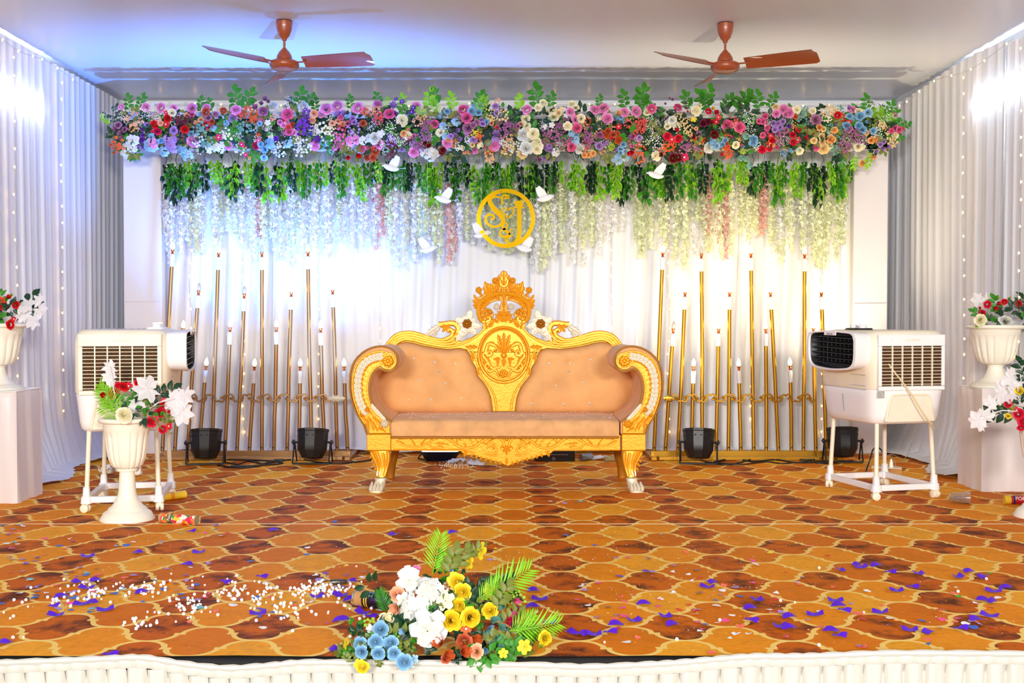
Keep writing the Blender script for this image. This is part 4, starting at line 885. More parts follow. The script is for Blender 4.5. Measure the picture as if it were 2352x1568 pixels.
crop(1780, '''R pink 30 460 60;R pink 150 380 75;R pink 240 430 80;R pink 190 460 50;R cream 370 380 60;R cream 640 400 50;S teal 500 400 70;S teal 430 480 70;S teal 470 580 80;S teal 1100 370 60;R orange 350 500 40;R dustymauve 690 560 85;S butter 850 420 75;S butter 950 390 90;S butter 1010 400 60;S cream 870 540 70;R red 1060 470 55;D red 1125 490 55;D red 1135 550 50;D red 1250 590 46;R pink 1300 380 60;b lavender 1240 350 38;R cream 1420 430 70;
R blue 1260 490 46;H blue 1330 530 50;R blue 1440 490 65;R skyblue 1580 435 65;R blue 1420 650 60;R blue 1480 720 60;R blue 1210 650 60;R blue 1660 740 50;b blue 1530 600 35;R lavender 65 610 46;R lavender 135 580 46;R lavender 90 680 46;R lavender 0 720 42;R dustymauve 50 780 46;R dustymauve 120 800 42;R dustymauve 190 730 46;R purple 235 660 36;b peach 275 680 34;b apricot 30 875 36;R crimson 405 715 48;D crimson 485 675 46;D crimson 560 770 44;D crimson 670 710 44;
R crimson 685 780 44;R crimson 300 805 48;D crimson 385 890 52;R crimson 310 930 50;R crimson 510 880 48;R apricot 755 685 56;R butter 820 710 42;R butter 795 835 52;R butter 655 905 48;R butter 805 930 46;R apricot 1005 730 50;R apricot 940 880 62;R butter 990 880 44;b orange 970 920 22;S butter 900 800 60;S teal 920 690 60;S teal 1080 690 60;S teal 1110 810 60;S teal 1000 1000 75;S teal 1030 1070 60;R dustymauve 1240 700 62;b dustymauve 1210 750 55;S mauve 1390 780 85;S mauve 1440 900 85;
S mauve 1200 890 95;S mauve 1160 1000 90;S mauve 1230 1010 60;R apricot 1540 765 42;R apricot 1630 900 52;R apricot 1730 870 55;b apricot 1690 900 40;R butter 820 1040 80;R cream 930 990 50;R cream 1410 1010 65;R cream 1470 1010 50;R rosepink 695 1010 55;S dustymauve 60 940 70;S dustymauve 220 880 60;b rosepink 30 1020 36;b skyblue 130 1100 46;b skyblue 160 1130 36;b skyblue 240 1060 40;b skyblue 270 1090 34;b skyblue 385 1045 38;R cream 420 1080 55;
b dustymauve 1400 1000 30;S butter 1780 640 80;S butter 1830 670 60;B w 1760 770 90;B w 1640 270 60;B w 1800 330 70;B w 1960 430 85;B w 1880 540 75;B w 1490 850 60;B w 1680 800 60;b rosepink 2020 480 38;R rosepink 2030 690 46;b rosepink 1900 710 44;R rosepink 1970 740 40;R rosepink 2100 720 50;b rosepink 2150 700 36;S butter 1950 830 75;S butter 1980 900 85;S butter 1990 970 50;R lavender 1830 920 42;R lavender 1780 970 40;b lavender 1830 1030 42;b lavender 1910 1000 38;b lavender 1960 990 34;b lavender 1700 1085 36;R cream 2030 810 50;
b apricot 1670 1180 42;R apricot 1480 1290 50;b apricot 1540 1310 24;H lime 1600 1150 50;H lime 1540 1240 40''')
for i in range(110):
    px = 275+(2045-275)*((i*.618034+.3) % 1); py = rnd.uniform(255, 350)
    pal = ['white', 'teal', 'lavender', 'cream', 'rosepink'] if px < 900 else ['cream', 'mauve', 'butter', 'peach', 'lime'] if px < 1500 else ['cream', 'lime', 'dustymauve', 'apricot', 'teal']
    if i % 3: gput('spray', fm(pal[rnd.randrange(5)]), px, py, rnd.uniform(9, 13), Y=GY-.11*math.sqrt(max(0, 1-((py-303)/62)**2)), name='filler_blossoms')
    else: gput('breath', WHT, px, py, 12, Y=GY-.16*math.sqrt(max(0, 1-((py-303)/62)**2)), name='baby_breath')
# green filling and protruding leaf sprigs
xs_ = 250
for i in range(290):
    px = 262+(2060-262)*((i*.618034) % 1)+rnd.uniform(-8, 8); py = rnd.uniform(255, 352)
    gput('leaves', [GREEN[2], GREEN[2], OLIVE, GREEN[0]][rnd.randrange(4)], px, py, rnd.uniform(20, 30), Y=GY-.14*math.sqrt(max(0, 1-((py-303)/62)**2))+rnd.uniform(-.0, .04), name='leaf_tuft')
for px, py, a, s_ in ((298, 262, 10, 34), (315, 260, -15, 34), (460, 262, 0, 30), (490, 262, 20, 28), (545, 265, 8, 50), (556, 262, -20, 46), (680, 262, -10, 46), (698, 256, -25, 34), (725, 262, 5, 30), (808, 258, 10, 30), (880, 248, 30, 30), (925, 262, 5, 34), (980, 258, -10, 42), (1005, 258, 12, 42), (1045, 262, 15, 38), (1088, 262, -20, 42), (1125, 262, 25, 34),
                     (1195, 262, 5, 34), (1235, 262, 5, 52), (1262, 256, -8, 34), (1375, 252, -5, 26), (1440, 258, 12, 38), (1470, 258, -8, 48), (1485, 262, 20, 44), (1588, 262, 18, 40), (1615, 258, -15, 48), (1640, 262, 35, 48), (1655, 262, -30, 40), (1680, 262, -40, 52), (1700, 262, -20, 44), (1745, 262, 5, 40), (1765, 258, -20, 36), (1995, 262, 8, 34), (2030, 270, -30, 34), (262, 285, 60, 28), (2058, 300, -60, 30), (1940, 350, 170, 24), (1960, 352, 190, 26), (2000, 350, 170, 26), (2040, 320, -80, 28)):
    p = P(px, py, GY-.08)
    up = Vector((math.sin(R(-a)), -.25, math.cos(R(a)))).normalized()
    q = Matrix.Rotation(R(a), 4, 'Y')
    M = Matrix.Translation(p-gl_off) @ Matrix.Rotation(R(-a), 4, 'Y') @ Matrix.Rotation(R(80), 4, 'X') @ Matrix.Scale(s_*GY/F*1.15, 4)
    put('leaf_sprig', gm('twig', GREEN[0] if rnd.random() < .7 else GREEN[1], rnd.randrange(3)), garland, M=M)
for px, py, a, s_ in ((1010, 262, 30, 36), (1095, 262, -25, 40), (2010, 275, -80, 40), (1995, 268, -60, 34), (880, 250, -25, 26), (985, 266, 60, 30)):
    p = P(px, py, GY-.16)
    M = Matrix.Translation(p-gl_off) @ Matrix.Rotation(R(-a), 4, 'Y') @ Matrix.Rotation(R(80), 4, 'X') @ Matrix.Scale(s_*GY/F*1.1, 4)
    put('fern_frond', gm('palm', GREEN[1], rnd.randrange(3)), garland, M=M)
part('foam_core', MB().tube([P(270, 305, GY+.05), P(700, 300, GY+.05), P(1200, 302, GY+.05), P(1700, 300, GY+.05), P(2050, 300, GY+.05)], .10, 10), mat('dark_green_core', (30, 48, 30), .8), garland, True)
# ---------------------------------------------------------------- LEAF VINES AND WISTERIA
def zone(px):
    for a, b in ((520, 'by the end of the bronze rack near the cooler'), (640, 'over the middle of the bronze rack'), (800, 'over the sofa end of the bronze rack'), (950, 'over the sofa arm near the bronze rack'), (1080, 'beside the monogram ring on the blue-lit side'), (1240, 'at the monogram ring'), (1400, 'beside the monogram ring on the warm-lit side'), (1540, 'over the sofa arm near the bright gold rack'), (1680, 'over the start of the bright gold rack'), (1820, 'over the middle of the bright gold rack')):
        if px < a: return b
    return 'by the cooler end of the bright gold rack'
for i in range(120):
    px = 372+(1960-372)*(i+.5)/120+rnd.uniform(-6, 6); Y = 9.2+rnd.uniform(-.05, .06); top = P(px, 352, Y)
    L_ = (rnd.uniform(60, 98) if rnd.random() < .8 else rnd.uniform(96, 112))*Y/F
    m = GREEN[[0, 1, 1, 0, 2][rnd.randrange(5)]]
    o = put('leaf_vine', gm('vine', m, rnd.randrange(3)), None, top, (0, 0, rnd.uniform(0, 6.28)), L_)
    nm_ = {GREEN[0].name: 'mid green', GREEN[1].name: 'bright green', GREEN[2].name: 'dark green'}[m.name]
    tag(o, nm_+' vine under the garland '+zone(px), 'vine', nm_+' vines under the garland')
WM = {'white': mat('wisteria_white', (246, 246, 248), .6, trl=.35), 'cream': mat('wisteria_cream', (242, 246, 210), .6, trl=.35), 'pink': mat('wisteria_pink', (244, 196, 188), .6, trl=.35)}
for lay in range(2):
    for i in range(92):
        px = 374+(1948-374)*(i+.5)/92+rnd.uniform(-7, 7); Y = (9.33 if lay else 9.40)+rnd.uniform(-.03, .03); y_top = rnd.uniform(385, 425)
        if 430 < px < 452 or 1405 < px < 1455: y_top += 0
        yb = 575+22*math.sin(px*.021)+12*math.sin(px*.057)+rnd.uniform(-32, 24)-(60 if (i+lay) % 6 == 0 else 0)
        if 1380 < px < 1440 and rnd.random() < .6: continue
        c = 'white' if px < 1120 else ('cream' if rnd.random() < .75 else 'white')
        if px < 1120 and rnd.random() < .22: c = 'cream'
        for a_, b_ in ((590, 615), (855, 885), (1015, 1055), (1625, 1675), (1735, 1765)):
            if a_ < px < b_ and rnd.random() < .75: c = 'pink'
        o = put('wisteria_strand', gm('wisteria', WM[c], rnd.randrange(3)), None, P(px, y_top, Y), (rnd.uniform(-.03, .03), rnd.uniform(-.03, .03), rnd.uniform(0, 6.28)), (.62, .62, (yb-y_top)*Y/F))
        tag(o, c+' wisteria strand below the vines '+zone(px), 'flower strand', c+' wisteria strands on the backdrop')
# ================================================================ CANDLE RACKS
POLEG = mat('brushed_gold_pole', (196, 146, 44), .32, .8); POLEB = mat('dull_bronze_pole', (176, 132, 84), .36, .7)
HOLD = mat('white_lamp_holder', (238, 236, 236), .4); CUP = mat('copper_bulb_cup', (200, 92, 24), .3, .6)
FLAME = mat('lit_flame_bulb', (255, 226, 150), .2, emit=26); FLAMEO = mat('clear_unlit_bulb', (250, 245, 230), .05, trans=.85)
pole_dummy = None
holder_me = MB().lathe([(.016, -.10), (.018, -.098), (.018, -.055), (.0195, -.05), (.0195, -.005), (.015, 0)], 12).mesh('bulb_holder', HOLD)
cup_me = MB().lathe([(.010, 0), (.011, .006), (.008, .012), (.013, .03), (.0155, .032), (.0155, .036), (.012, .037)], 12).mesh('bulb_cup', CUP)
bp = [(.008, .034), (.0145, .045), (.0165, .058), (.013, .074), (.007, .088), (.001, .098)]
bulb_me = MB().lathe(bp, 12).mesh('bulb', FLAME); bulbo_me = MB().lathe(bp, 12).mesh('bulb', FLAMEO)
def rack(x0z, sc, items, pm, base, rail, leaf_at, label, off_x):
    YP = 9.15
    t = thing('candle_rack', label, 'candle rack', (P(base[0], 1040, YP).x/2+P(base[1], 1040, YP).x/2, YP, 0), 0, 'candle racks')
    O = Vector(t.location)
    for (cx, cy, bx, by, on) in items:
        tx, ty = x0z+cx/sc, 540+cy/sc; bxp, byp = x0z+bx/sc, 540+by/sc
        top = P(tx, ty, YP); top.z -= .17; bot = P(bxp, byp, YP); bot.z = .05
        mid = (top+bot)/2+Vector((rnd.uniform(-.004, .004), 0, 0))
        po = part('pole', MB().tube([bot-O, (bot*.7+top*.3)-O+Vector((rnd.uniform(-.002, .002), 0, 0)), mid-O, top-O], .0155, 10), pm, t)
        d = (top-mid).normalized(); M = face(top-O+d*.095, d, 1.0)
        put('bulb_holder', holder_me, po, M=M); put('bulb_cup', cup_me, po, M=M); put('bulb', bulb_me if on else bulbo_me, po, M=M)
        put('bolt', bolt_me, po, loc=bot-O+Vector((0, -.016, .03)))
    xa, xb = P(base[0], 1040, YP).x, P(base[1], 1040, YP).x
    part('base_bar', MB().box(((xa+xb)/2, YP, .032), ((xb-xa)/2, .022, .022)), pm, t, True, bev=.003)
    part('base_bar', MB().box(((xa+xb)/2, 8.97, .016), ((xb-xa)/2-.04, .018, .014)), pm, t, True, bev=.003)
    for xx in (xa, xb): part('foot', MB().box((xx, YP, .016), (.022, .22, .014)), pm, t, True, bev=.003)
    # scrollwork rail
    mb = MB(); ra, rb = P(rail[0], 914, YP-.03), P(rail[1], 914, YP-.03); yy = YP-.025; z0 = ra.z; L_ = rb.x-ra.x; k = max(3, round(L_/.075))
    for i in range(k):
        xx = ra.x+L_*(i+.5)/k; w_ = L_/k; u = 1 if i % 2 else -1
        pts_ = [(xx-w_*.55, yy, z0-u*.022), (xx-w_*.25, yy, z0-u*.030), (xx+w_*.02, yy, z0-u*.012), (xx+w_*.02, yy, z0+u*.016), (xx+w_*.28, yy, z0+u*.026), (xx+w_*.55, yy, z0+u*.016)]
        mb.tube(spline(pts_, 4), .0075, 6, flat=.7)
        for a in (-60, -30, 0, 30, 60):
            aa = R(90*u+a); leaf3(mb, (xx-w_*.12, z0-u*.006), (xx-w_*.12+math.cos(aa)*.030, z0-u*.006+math.sin(aa)*.030*1), .009, yy-.004, .008, n=5, lobes=0, thick=.004)
    rl = part('scroll_rail', mb, pm, t, True)
    lm = MB(); la = P(leaf_at[0], 915, YP-.03); lb_ = P(leaf_at[1], 915, YP-.03)
    leaf3(lm, (la.x, la.z), (lb_.x, lb_.z), .038, yy-.004, .012, n=14, lobes=3.5, thick=.005)
    part('rail_leaf', lm, SILV if leaf_at[2] else pm, rl, True, label='silver white leaf end' if leaf_at[2] else None)
    return t
bolt_me = MB().ball((0, 0, 0), .006, 6, 4).mesh('bolt', DRK)
LI = [(68, 60, 8, 1), (135, 565, 88, 1), (233, 325, 170, 0), (280, 805, 245, 1), (366, 80, 328, 1), (440, 560, 410, 1), (530, 345, 488, 0), (594, 810, 568, 1), (648, 80, 648, 0), (740, 560, 725, 1), (834, 335, 810, 1), (893, 810, 885, 1), (945, 75, 968, 1), (1028, 565, 1050, 1), (1106, 320, 1133, 1), (1180, 810, 1200, 1)]
RI = [(115, 80, 62, 1), (180, 570, 135, 0), (258, 335, 215, 1), (314, 810, 303, 1), (368, 90, 372, 0), (476, 570, 462, 1), (548, 335, 540, 1), (610, 810, 620, 1), (687, 85, 703, 1), (782, 570, 783, 1), (817, 335, 862, 1), (940, 805, 945, 1), (1031, 90, 1022, 1), (1090, 565, 1103, 1), (1143, 335, 1170, 1)]
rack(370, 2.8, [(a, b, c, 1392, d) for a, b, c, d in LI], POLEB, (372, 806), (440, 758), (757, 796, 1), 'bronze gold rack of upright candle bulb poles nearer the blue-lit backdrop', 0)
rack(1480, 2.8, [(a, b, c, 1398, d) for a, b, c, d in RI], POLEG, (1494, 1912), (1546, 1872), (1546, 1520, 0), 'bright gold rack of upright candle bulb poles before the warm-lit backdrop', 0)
# ================================================================ STAGE SPOT LAMPS (PAR CANS)
LED = mat('lit_lens_blue', (60, 120, 255), .2, emit=6); LEDW = mat('lit_lens_warm', (255, 220, 150), .2, emit=6)
def par(x, y, c, label, rz=0.0):
    t = thing('par_lamp', label, 'stage light', (x, y, 0), rz, 'floor spot lamps lighting the backdrop')
    T = Matrix.Translation((0, 0, .145)) @ Matrix.Rotation(R(-12), 4, 'X')
    bd = part('housing', MB().lathe([(.058, -.105), (.08, -.10), (.102, -.055), (.110, -.04), (.113, .0), (.119, .095), (.123, .10), (.123, .118), (.114, .118), (.110, .105)], 10, T), BLACKP, t, ang=25)
    for k in range(6):
        a = R(-90+(k-2.5)*32); part('vent_slot', MB().box((0, 0, 0), (.016, .002, .004), T @ Matrix.Rotation(a+math.pi/2, 4, 'Z') @ Matrix.Translation((0, -.1135, .065))), DRK, bd)
    part('lens', MB().lathe([(.098, .098), (.05, .103), (.001, .104)], 20, T), LED if c == 'b' else LEDW, t)
    for s_ in (-1, 1):
        yk = part('bracket', MB().tube([(s_*.138, .0, .17), (s_*.138, -.075, .012), (s_*.138, .075, .012), (s_*.138, 0, .17)], .006, 6), BLACKP, t)
        part('knob', MB().lathe([(.018, 0), (.020, .004), (.018, .012), (.007, .014), (.007, .02)], 10, Matrix.Translation((s_*.14, 0, .165)) @ Matrix.Rotation(s_*math.pi/2, 4, 'Y')), BLACKP, yk)
        part('pivot', MB().tube([(s_*.09, 0, .165), (s_*.14, 0, .165)], .009, 8), BLACKP, t)
    part('base_bar', MB().tube([(-.138, -.075, .012), (.138, -.075, .012)], .007, 6), BLACKP, t)
    return t
par(PARS[0][0], PARS[0][1], 'b', 'black stage lamp on the floor beside the low cooler stand and first rack', .15)
par(PARS[1][0], PARS[1][1], 'b', 'black stage lamp on the floor between the first rack and the sofa arm', -.05)
par(PARS[2][0], PARS[2][1], 'w', 'black stage lamp on the floor beside the sofa before the bright gold rack', -.2)
par(PARS[3][0], PARS[3][1], 'w', 'black stage lamp seen beneath the cooler with the black outlet in view', -.1)
# cables
def cable(pts, label, r=.006, m=None, nm='cable'):
    mb = MB().tube(spline([tuple(G(a, b, .007+(c if len(q) > 2 else 0))) if True else 0 for q in pts for a, b, c in [tuple(q)+(0,) if len(q) == 2 else q]], 5), r, 6)
    return solo(nm, mb, m or CABLE, label, 'cable', 'power cables on the stage floor')
cable([(512, 1060), (545, 1066), (570, 1058), (600, 1064), (640, 1059), (655, 1052), (640, 1048), (600, 1052), (560, 1047), (530, 1052)], 'black cable coiled loosely beside the first stage lamp on the floor')
cable([(500, 1068), (540, 1073), (590, 1071), (620, 1060), (660, 1056), (690, 1054), (740, 1062), (800, 1062), (850, 1056), (880, 1046)], 'black cable running from the first stage lamp past the second to the sofa')
cable([(520, 1055), (600, 1057), (650, 1063), (585, 1069), (530, 1070)], 'black cable loop lying flat in front of the first rack')
cable([(640, 1042), (720, 1036), (760, 1046), (790, 1040), (830, 1042), (880, 1040)], 'thin black cable running behind the second stage lamp to the sofa', .004)
cable([(1610, 1056), (1640, 1064), (1680, 1066), (1720, 1056), (1760, 1046), (1800, 1050), (1850, 1056), (1900, 1052)], 'black cable running from the third stage lamp along the bright gold rack')
cable([(1640, 1060), (1690, 1052), (1730, 1060), (1780, 1055), (1830, 1062), (1900, 1060), (1960, 1058)], 'black cable lying in waves before the bright gold rack')
cable([(1620, 1060), (1700, 1066), (1760, 1060), (1800, 1064), (1870, 1057)], 'black cable lying flat just in front of the third stage lamp stand', .005)
cable([(1846, 1040), (1862, 1028), (1872, 1040), (1868, 1060), (1900, 1063), (1950, 1058)], 'black cable arching up beside the white cooler stand leg', .006)
mb = MB().box(tuple(G(640, 1057, .012)), (.035, .012, .011)); solo('inline_plug', mb, BLACKP, 'black inline plug connector on the coiled cables', 'plug')
mb = MB().box(tuple(G(563, 1071, .012)), (.03, .012, .010)); solo('inline_plug', mb, BLACKP, 'black plug end lying before the first rack', 'plug')
# ================================================================ COOLERS
CB = mat('yellowed_white_plastic', (250, 240, 216), .42, noise=.10, nscale=6, coat=.15); CBW = mat('clean_white_plastic', (246, 244, 244), .38, coat=.15)
PADM = mat('brown_honeycomb_pad', (92, 56, 14), .9, noise=.6, nscale=70); GRY = mat('grey_plastic', (130, 130, 130), .5)
def rbox(secs): return MB().loft(secs, n=28, p=7)
def cooler(c, yaw, sg, z0, z1, label):
    """sg=+1: air outlet on local +x; grille side faces local -y"""
    t = thing('air_cooler', label, 'air cooler', (c[0], c[1], 0), yaw)
    Lx, Ly = .265, .32; zm = z0+(z1-z0)*.375
    X = lambda x: x*sg
    body = part('body', rbox([(0, 0, zm, Lx, Ly), (0, 0, zm+.01, Lx+.004, Ly+.004), (0, 0, z1-.07, Lx+.004, Ly+.004), (0, 0, z1-.03, Lx-.004, Ly-.004), (0, 0, z1-.008, Lx-.02, Ly-.02), (0, 0, z1, Lx-.045, Ly-.045)]), CB, t, ang=50)
    tank = part('tank', rbox([(0, 0, z0, Lx-.040, Ly-.045), (0, 0, z0+.015, Lx-.026, Ly-.026), (0, 0, z0+.05, Lx-.018, Ly-.016), (0, 0, zm-.05, Lx-.006, Ly-.006), (0, 0, zm-.005, Lx+.0, Ly+.0), (0, 0, zm, Lx-.004, Ly-.004)]), CBW, t, ang=50)
    # arch recess on the grille side of the tank
    mb = MB(); yk = -Ly+.0; arch = [(-.165, z0+.02), (-.150, z0+.09), (-.135, zm-.055), (-.10, zm-.035), (.10, zm-.035), (.135, zm-.055), (.150, z0+.09), (.165, z0+.02)]
    mb.tube(spline([(x, yk+.006, z) for x, z in arch], 4), .009, 7)
    part('arch_rib', mb, CB, tank)
    part('recess_panel', MB().prism([(x*.96, z-.004) for x, z in arch], -Ly+.006, -Ly+.02), CB, tank)
    # side grille
    gx0, gx1, gz0, gz1 = -.205, .205, zm+.02, z1-.095; yg = -Ly-.006
    fr = part('grille_frame', MB().box((0, yg, gz0-.014), (gx1+.022, .008, .012)).box((0, yg, gz1+.035), (gx1+.022, .008, .034)).box((gx0-.011, yg, (gz0+gz1)/2), (.011, .008, (gz1-gz0)/2)).box((gx1+.011, yg, (gz0+gz1)/2), (.011, .008, (gz1-gz0)/2)), CBW if sg < 0 else CB, t, bev=.002)
    part('pad', MB().box((0, yg+.004, (gz0+gz1)/2), (gx1, .004, (gz1-gz0)/2)), PADM, fr)
    nb = 12
    sl = MB().box((0, 0, 0), (gx1, .004, .0017)).mesh('slat', CB, 30); bar = MB().box((0, 0, 0), (.0035, .005, (gz1-gz0)/2)).mesh('grille_bar', CB, 30)
    for i in range(nb): put('slat', sl, fr, (0, yg-.006, gz0+(gz1-gz0)*(i+.5)/nb))
    for i in range(1, 6): put('grille_bar', bar, fr, (gx0+(gx1-gx0)*i/6, yg-.008, (gz0+gz1)/2))
    part('handle_slot', MB().box((.0, yg-.009, gz1+.038), (.05, .002, .007)), CB, fr, bev=.002)
    for x in (-.15, .15): part('latch', MB().lathe([(.011, 0), (.011, .004), (.008, .005)], 12, Matrix.Translation((x, yg-.008, gz1+.04)) @ Matrix.Rotation(math.pi/2, 4, 'X')), CBW, fr)
    # outlet hood on the +x side: white surround with a black louvred mouth
    def yz(a, b): return (a, b)
    zc = z1-.125; hw = .285; hh = .115
    ol_ = [(-hw, zc+hh*.55), (-hw+.03, zc+hh*.92), (-hw*.5, zc+hh*1.0), (0, zc+hh*1.04), (hw*.5, zc+hh), (hw-.03, zc+hh*.92), (hw, zc+hh*.55), (hw-.005, zc-hh*.5), (hw-.05, zc-hh*.9), (hw*.5, zc-hh*1.02), (0, zc-hh*1.07), (-hw*.5, zc-hh*1.02), (-hw+.05, zc-hh*.9), (-hw+.005, zc-hh*.5)]
    ol_ = [tuple(v) for v in spline([(a, b, 0) for a, b in ol_+[ol_[0]]], 3)][:-1]
    def ring(k, x): return [(X(x), a*k, zc+(b-zc)*k) for a, b, _ in ol_]
    hood = part('outlet_hood', MB().grid([ring(.98, Lx-.02), ring(1.0, Lx+.03), ring(1.03, Lx+.085), ring(1.03, Lx+.095), ring(.95, Lx+.097), ring(.93, Lx+.09), ring(.90, Lx+.03)], close=True), CBW, t, ang=40)
    part('outlet_mouth', MB().grid([ring(.93, Lx+.088), ring(.88, Lx+.04), ring(.5, Lx+.025), ring(.02, Lx+.02)], close=True), mat('dark_grey_outlet', (44, 46, 50), .4), hood)
    for i in range(6):
        z = zc-hh*.72+i*hh*1.42/5; half = hw*(.90-.10*(abs(i-2.5)/2.5)**3)
        mb = MB().grid([[(X(Lx+.082-.02*(y/half)**2*0), y, z+.004*math.sin(y*8)) for y in [half*(k/6-1) for k in range(13)]], [(X(Lx+.045), y, z+.008) for y in [half*(k/6-1) for k in range(13)]]])
        mb.grid([[(X(Lx+.082), y, z-.004+.004*math.sin(y*8)) for y in [half*(k/6-1) for k in range(13)]], [(X(Lx+.082), y, z+.004*math.sin(y*8)) for y in [half*(k/6-1) for k in range(13)]]])
        part('louvre', mb, BLACKP, hood)
    for i in range(9): part('fin', MB().box((X(Lx+.045), -.20+i*.05, zc), (.010, .002, hh*.75)), BLACKP, hood)
    part('logo_plate', MB().box((X(Lx+.098), .0, zc+hh*.92), (.003, .07, .014)), CBW, hood, bev=.002)
    o = put('logo_text', text_mesh('KENSTAR', .017, GRY, .0004), hood)
    o.matrix_local = Matrix.Translation((X(Lx+.1018), 0, zc+hh*.87)) @ Matrix.Rotation(sg*math.pi/2, 4, 'Z') @ Matrix.Rotation(math.pi/2, 4, 'X')
    # front panel details
    xf = X(Lx+.004)
    part('panel_seam', MB().box((X(Lx-.001), 0, zm-.004), (.003, Ly-.06, .0012)), mat('seam_grey', (190, 184, 176), .5), t)
    for z in (zm+.02, zm+.085): part('drawer_line', MB().box((xf, .17*(-1), z), (.002, .085, .0014)), mat('seam_grey', (190, 184, 176), .5), t)
    part('water_gauge', MB().tube([(X(Lx-.018), .02, z0+.06), (X(Lx-.006), .02, zm-.045)], .004, 6), mat('gauge_blue_grey', (130, 150, 165), .3), tank)
    part('rating_label', MB().box((.205*(-sg)*-1+0, yg+.001, zm-.03), (.022, .0015, .020)), mat('label_print', (205, 205, 198), .6, noise=.6, nscale=160), t)
    # control top with knobs
    ct = part('control_panel', MB().loft([(X(Lx-.10), .0, z1-.004, .06, .10), (X(Lx-.105), 0, z1+.012, .052, .09)], n=20, p=5), BLACKP if sg < 0 else CBW, t, ang=50)
    for y in (-.05, .05): part('knob', MB().lathe([(.026, 0), (.026, .016), (.020, .022)], 16, Matrix.Translation((X(Lx-.10), y, z1+.010))).box((X(Lx-.10), y, z1+.034), (.022, .005, .006)), CBW, ct)
    # stand
    sx, sy = .20, .27; zf = .055
    fb = MB()
    for s_ in (-1, 1):
        fb.box((0, s_*sy, zf+.018), (sx+.02, .014, .018)); fb.box((s_*sx, 0, zf+.018), (.014, sy+.02, .018))
    stand = part('stand_frame', fb, CBW, t, bev=.004)
    for a in (-1, 1):
        for b in (-1, 1):
            lg = part('stand_leg', MB().tube([(a*sx, b*sy, zf+.03), (a*sx*.93, b*sy*.93, z0+.01)], .0135, 12), CB, stand)
            part('leg_socket', MB().loft([(a*sx, b*sy, zf-.002, .032, .032), (a*sx, b*sy, zf+.036, .028, .028), (a*sx, b*sy, zf+.04, .021, .021), (a*sx, b*sy, zf+.09, .018, .018)], n=12, p=3), CBW, stand)
            ca = math.pi/2*(0 if (a+b) else .9)+.3*a
            Mc = Matrix.Translation((a*(sx+.005), b*(sy+.005), 0)) @ Matrix.Rotation(ca, 4, 'Z')
            cs = part('caster', MB().lathe([(.001, -.011), (.018, -.011), (.024, -.008), (.025, 0), (.024, .008), (.018, .011), (.001, .011)], 18, Mc @ Matrix.Translation((.0, -.013, .025)) @ Matrix.Rotation(math.pi/2, 4, 'X')).lathe([(.001, -.011), (.018, -.011), (.024, -.008), (.025, 0), (.024, .008), (.018, .011), (.001, .011)], 18, Mc @ Matrix.Translation((0, .013, .025)) @ Matrix.Rotation(math.pi/2, 4, 'X')).box((0, 0, .042), (.018, .010, .014), Mc), CB, stand)
    return t
cl = cooler((-2.215, 6.88), R(9), 1, .463, 1.046, 'white air cooler with its side grille to the camera, behind the short fluted urn')
crr = cooler((2.42, 7.33), R(14), -1, .464, 1.036, 'yellowed white air cooler with black louvred outlet and knobs on top')
mb = MB().tube(spline([tuple(P(2012, 788, 7.0)), tuple(P(2040, 835, 6.98)), tuple(P(2090, 900, 6.98)), tuple(P(2118, 945, 6.98)), tuple(P(2146, 985, 7.0))], 5), .005, 6).ball(tuple(P(2012, 788, 6.99)), .012, 8, 6)
solo('cooler_cord', mb, mat('cream_cord', (226, 206, 160), .6), 'cream cord hanging slantwise across the cooler side grille', 'cord')
mb = MB()
for _ in range(16): mb.ball((-2.25+rnd.uniform(-.2, .2), 6.86+rnd.uniform(-.15, .15), 1.048), rnd.uniform(.003, .008), 5, 4, (1, 1, .4))
solo('foil_scraps', mb, mat('scrap_grey', (190, 190, 190), .5), 'scraps of foil confetti lying on top of the cooler behind the fluted urn', 'confetti', kind='stuff')
# ================================================================ URNS AND PEDESTALS
def rim_urn(t, mb_m, R0, zr, zb):
    """bowl from foot top zb to rim zr with rim radius R0"""
    h = zr-zb
    o = part('bowl', MB().lathe([(R0*.42, zb), (R0*.56, zb+h*.06), (R0*.66, zb+h*.2), (R0*.72, zb+h*.38), (R0*.77, zb+h*.6), (R0*.80, zb+h*.74), (R0*.82, zb+h*.76), (R0*.83, zb+h*.88), (R0*.85, zb+h*.9)], 96, flute=.10, fn=18, fz=(zb+.001, zb+h*.73)), mb_m, t, ang=50)
    part('rim', MB().lathe([(R0*.82, zr-.028), (R0*.95, zr-.026), (R0*.995, zr-.018), (R0, zr-.010), (R0*.97, zr-.002), (R0*.9, zr), (R0*.80, zr-.004), (R0*.78, zr-.03)], 96, flute=.012, fn=60, fz=(zr-.027, zr-.003)), mb_m, t, ang=60)
    part('soil', MB().lathe([(R0*.79, zr-.028), (R0*.4, zr-.015), (.001, zr-.012)], 24), mat('floral_foam', (50, 70, 40), .9), t)
def tall_urn(x, y, label, zr=.565):
    t = thing('pedestal_urn', label, 'urn', (x, y, 0), 0, 'cream fluted urns on tall pedestal feet')
    part('pedestal', MB().lathe([(.148, 0), (.148, .008), (.138, .022), (.128, .040), (.110, .052), (.104, .056), (.100, .066), (.085, .076), (.068, .100), (.054, .128), (.052, .135), (.048, .15), (.043, .22), (.041, .262), (.041, .27)], 40), CREAMP, t)
    part('collar', MB().lathe([(.041, .266), (.056, .270), (.059, .277), (.056, .285), (.050, .288)], 32), CREAMP, t)
    rim_urn(t, CREAMP, .152, zr, .286); return t
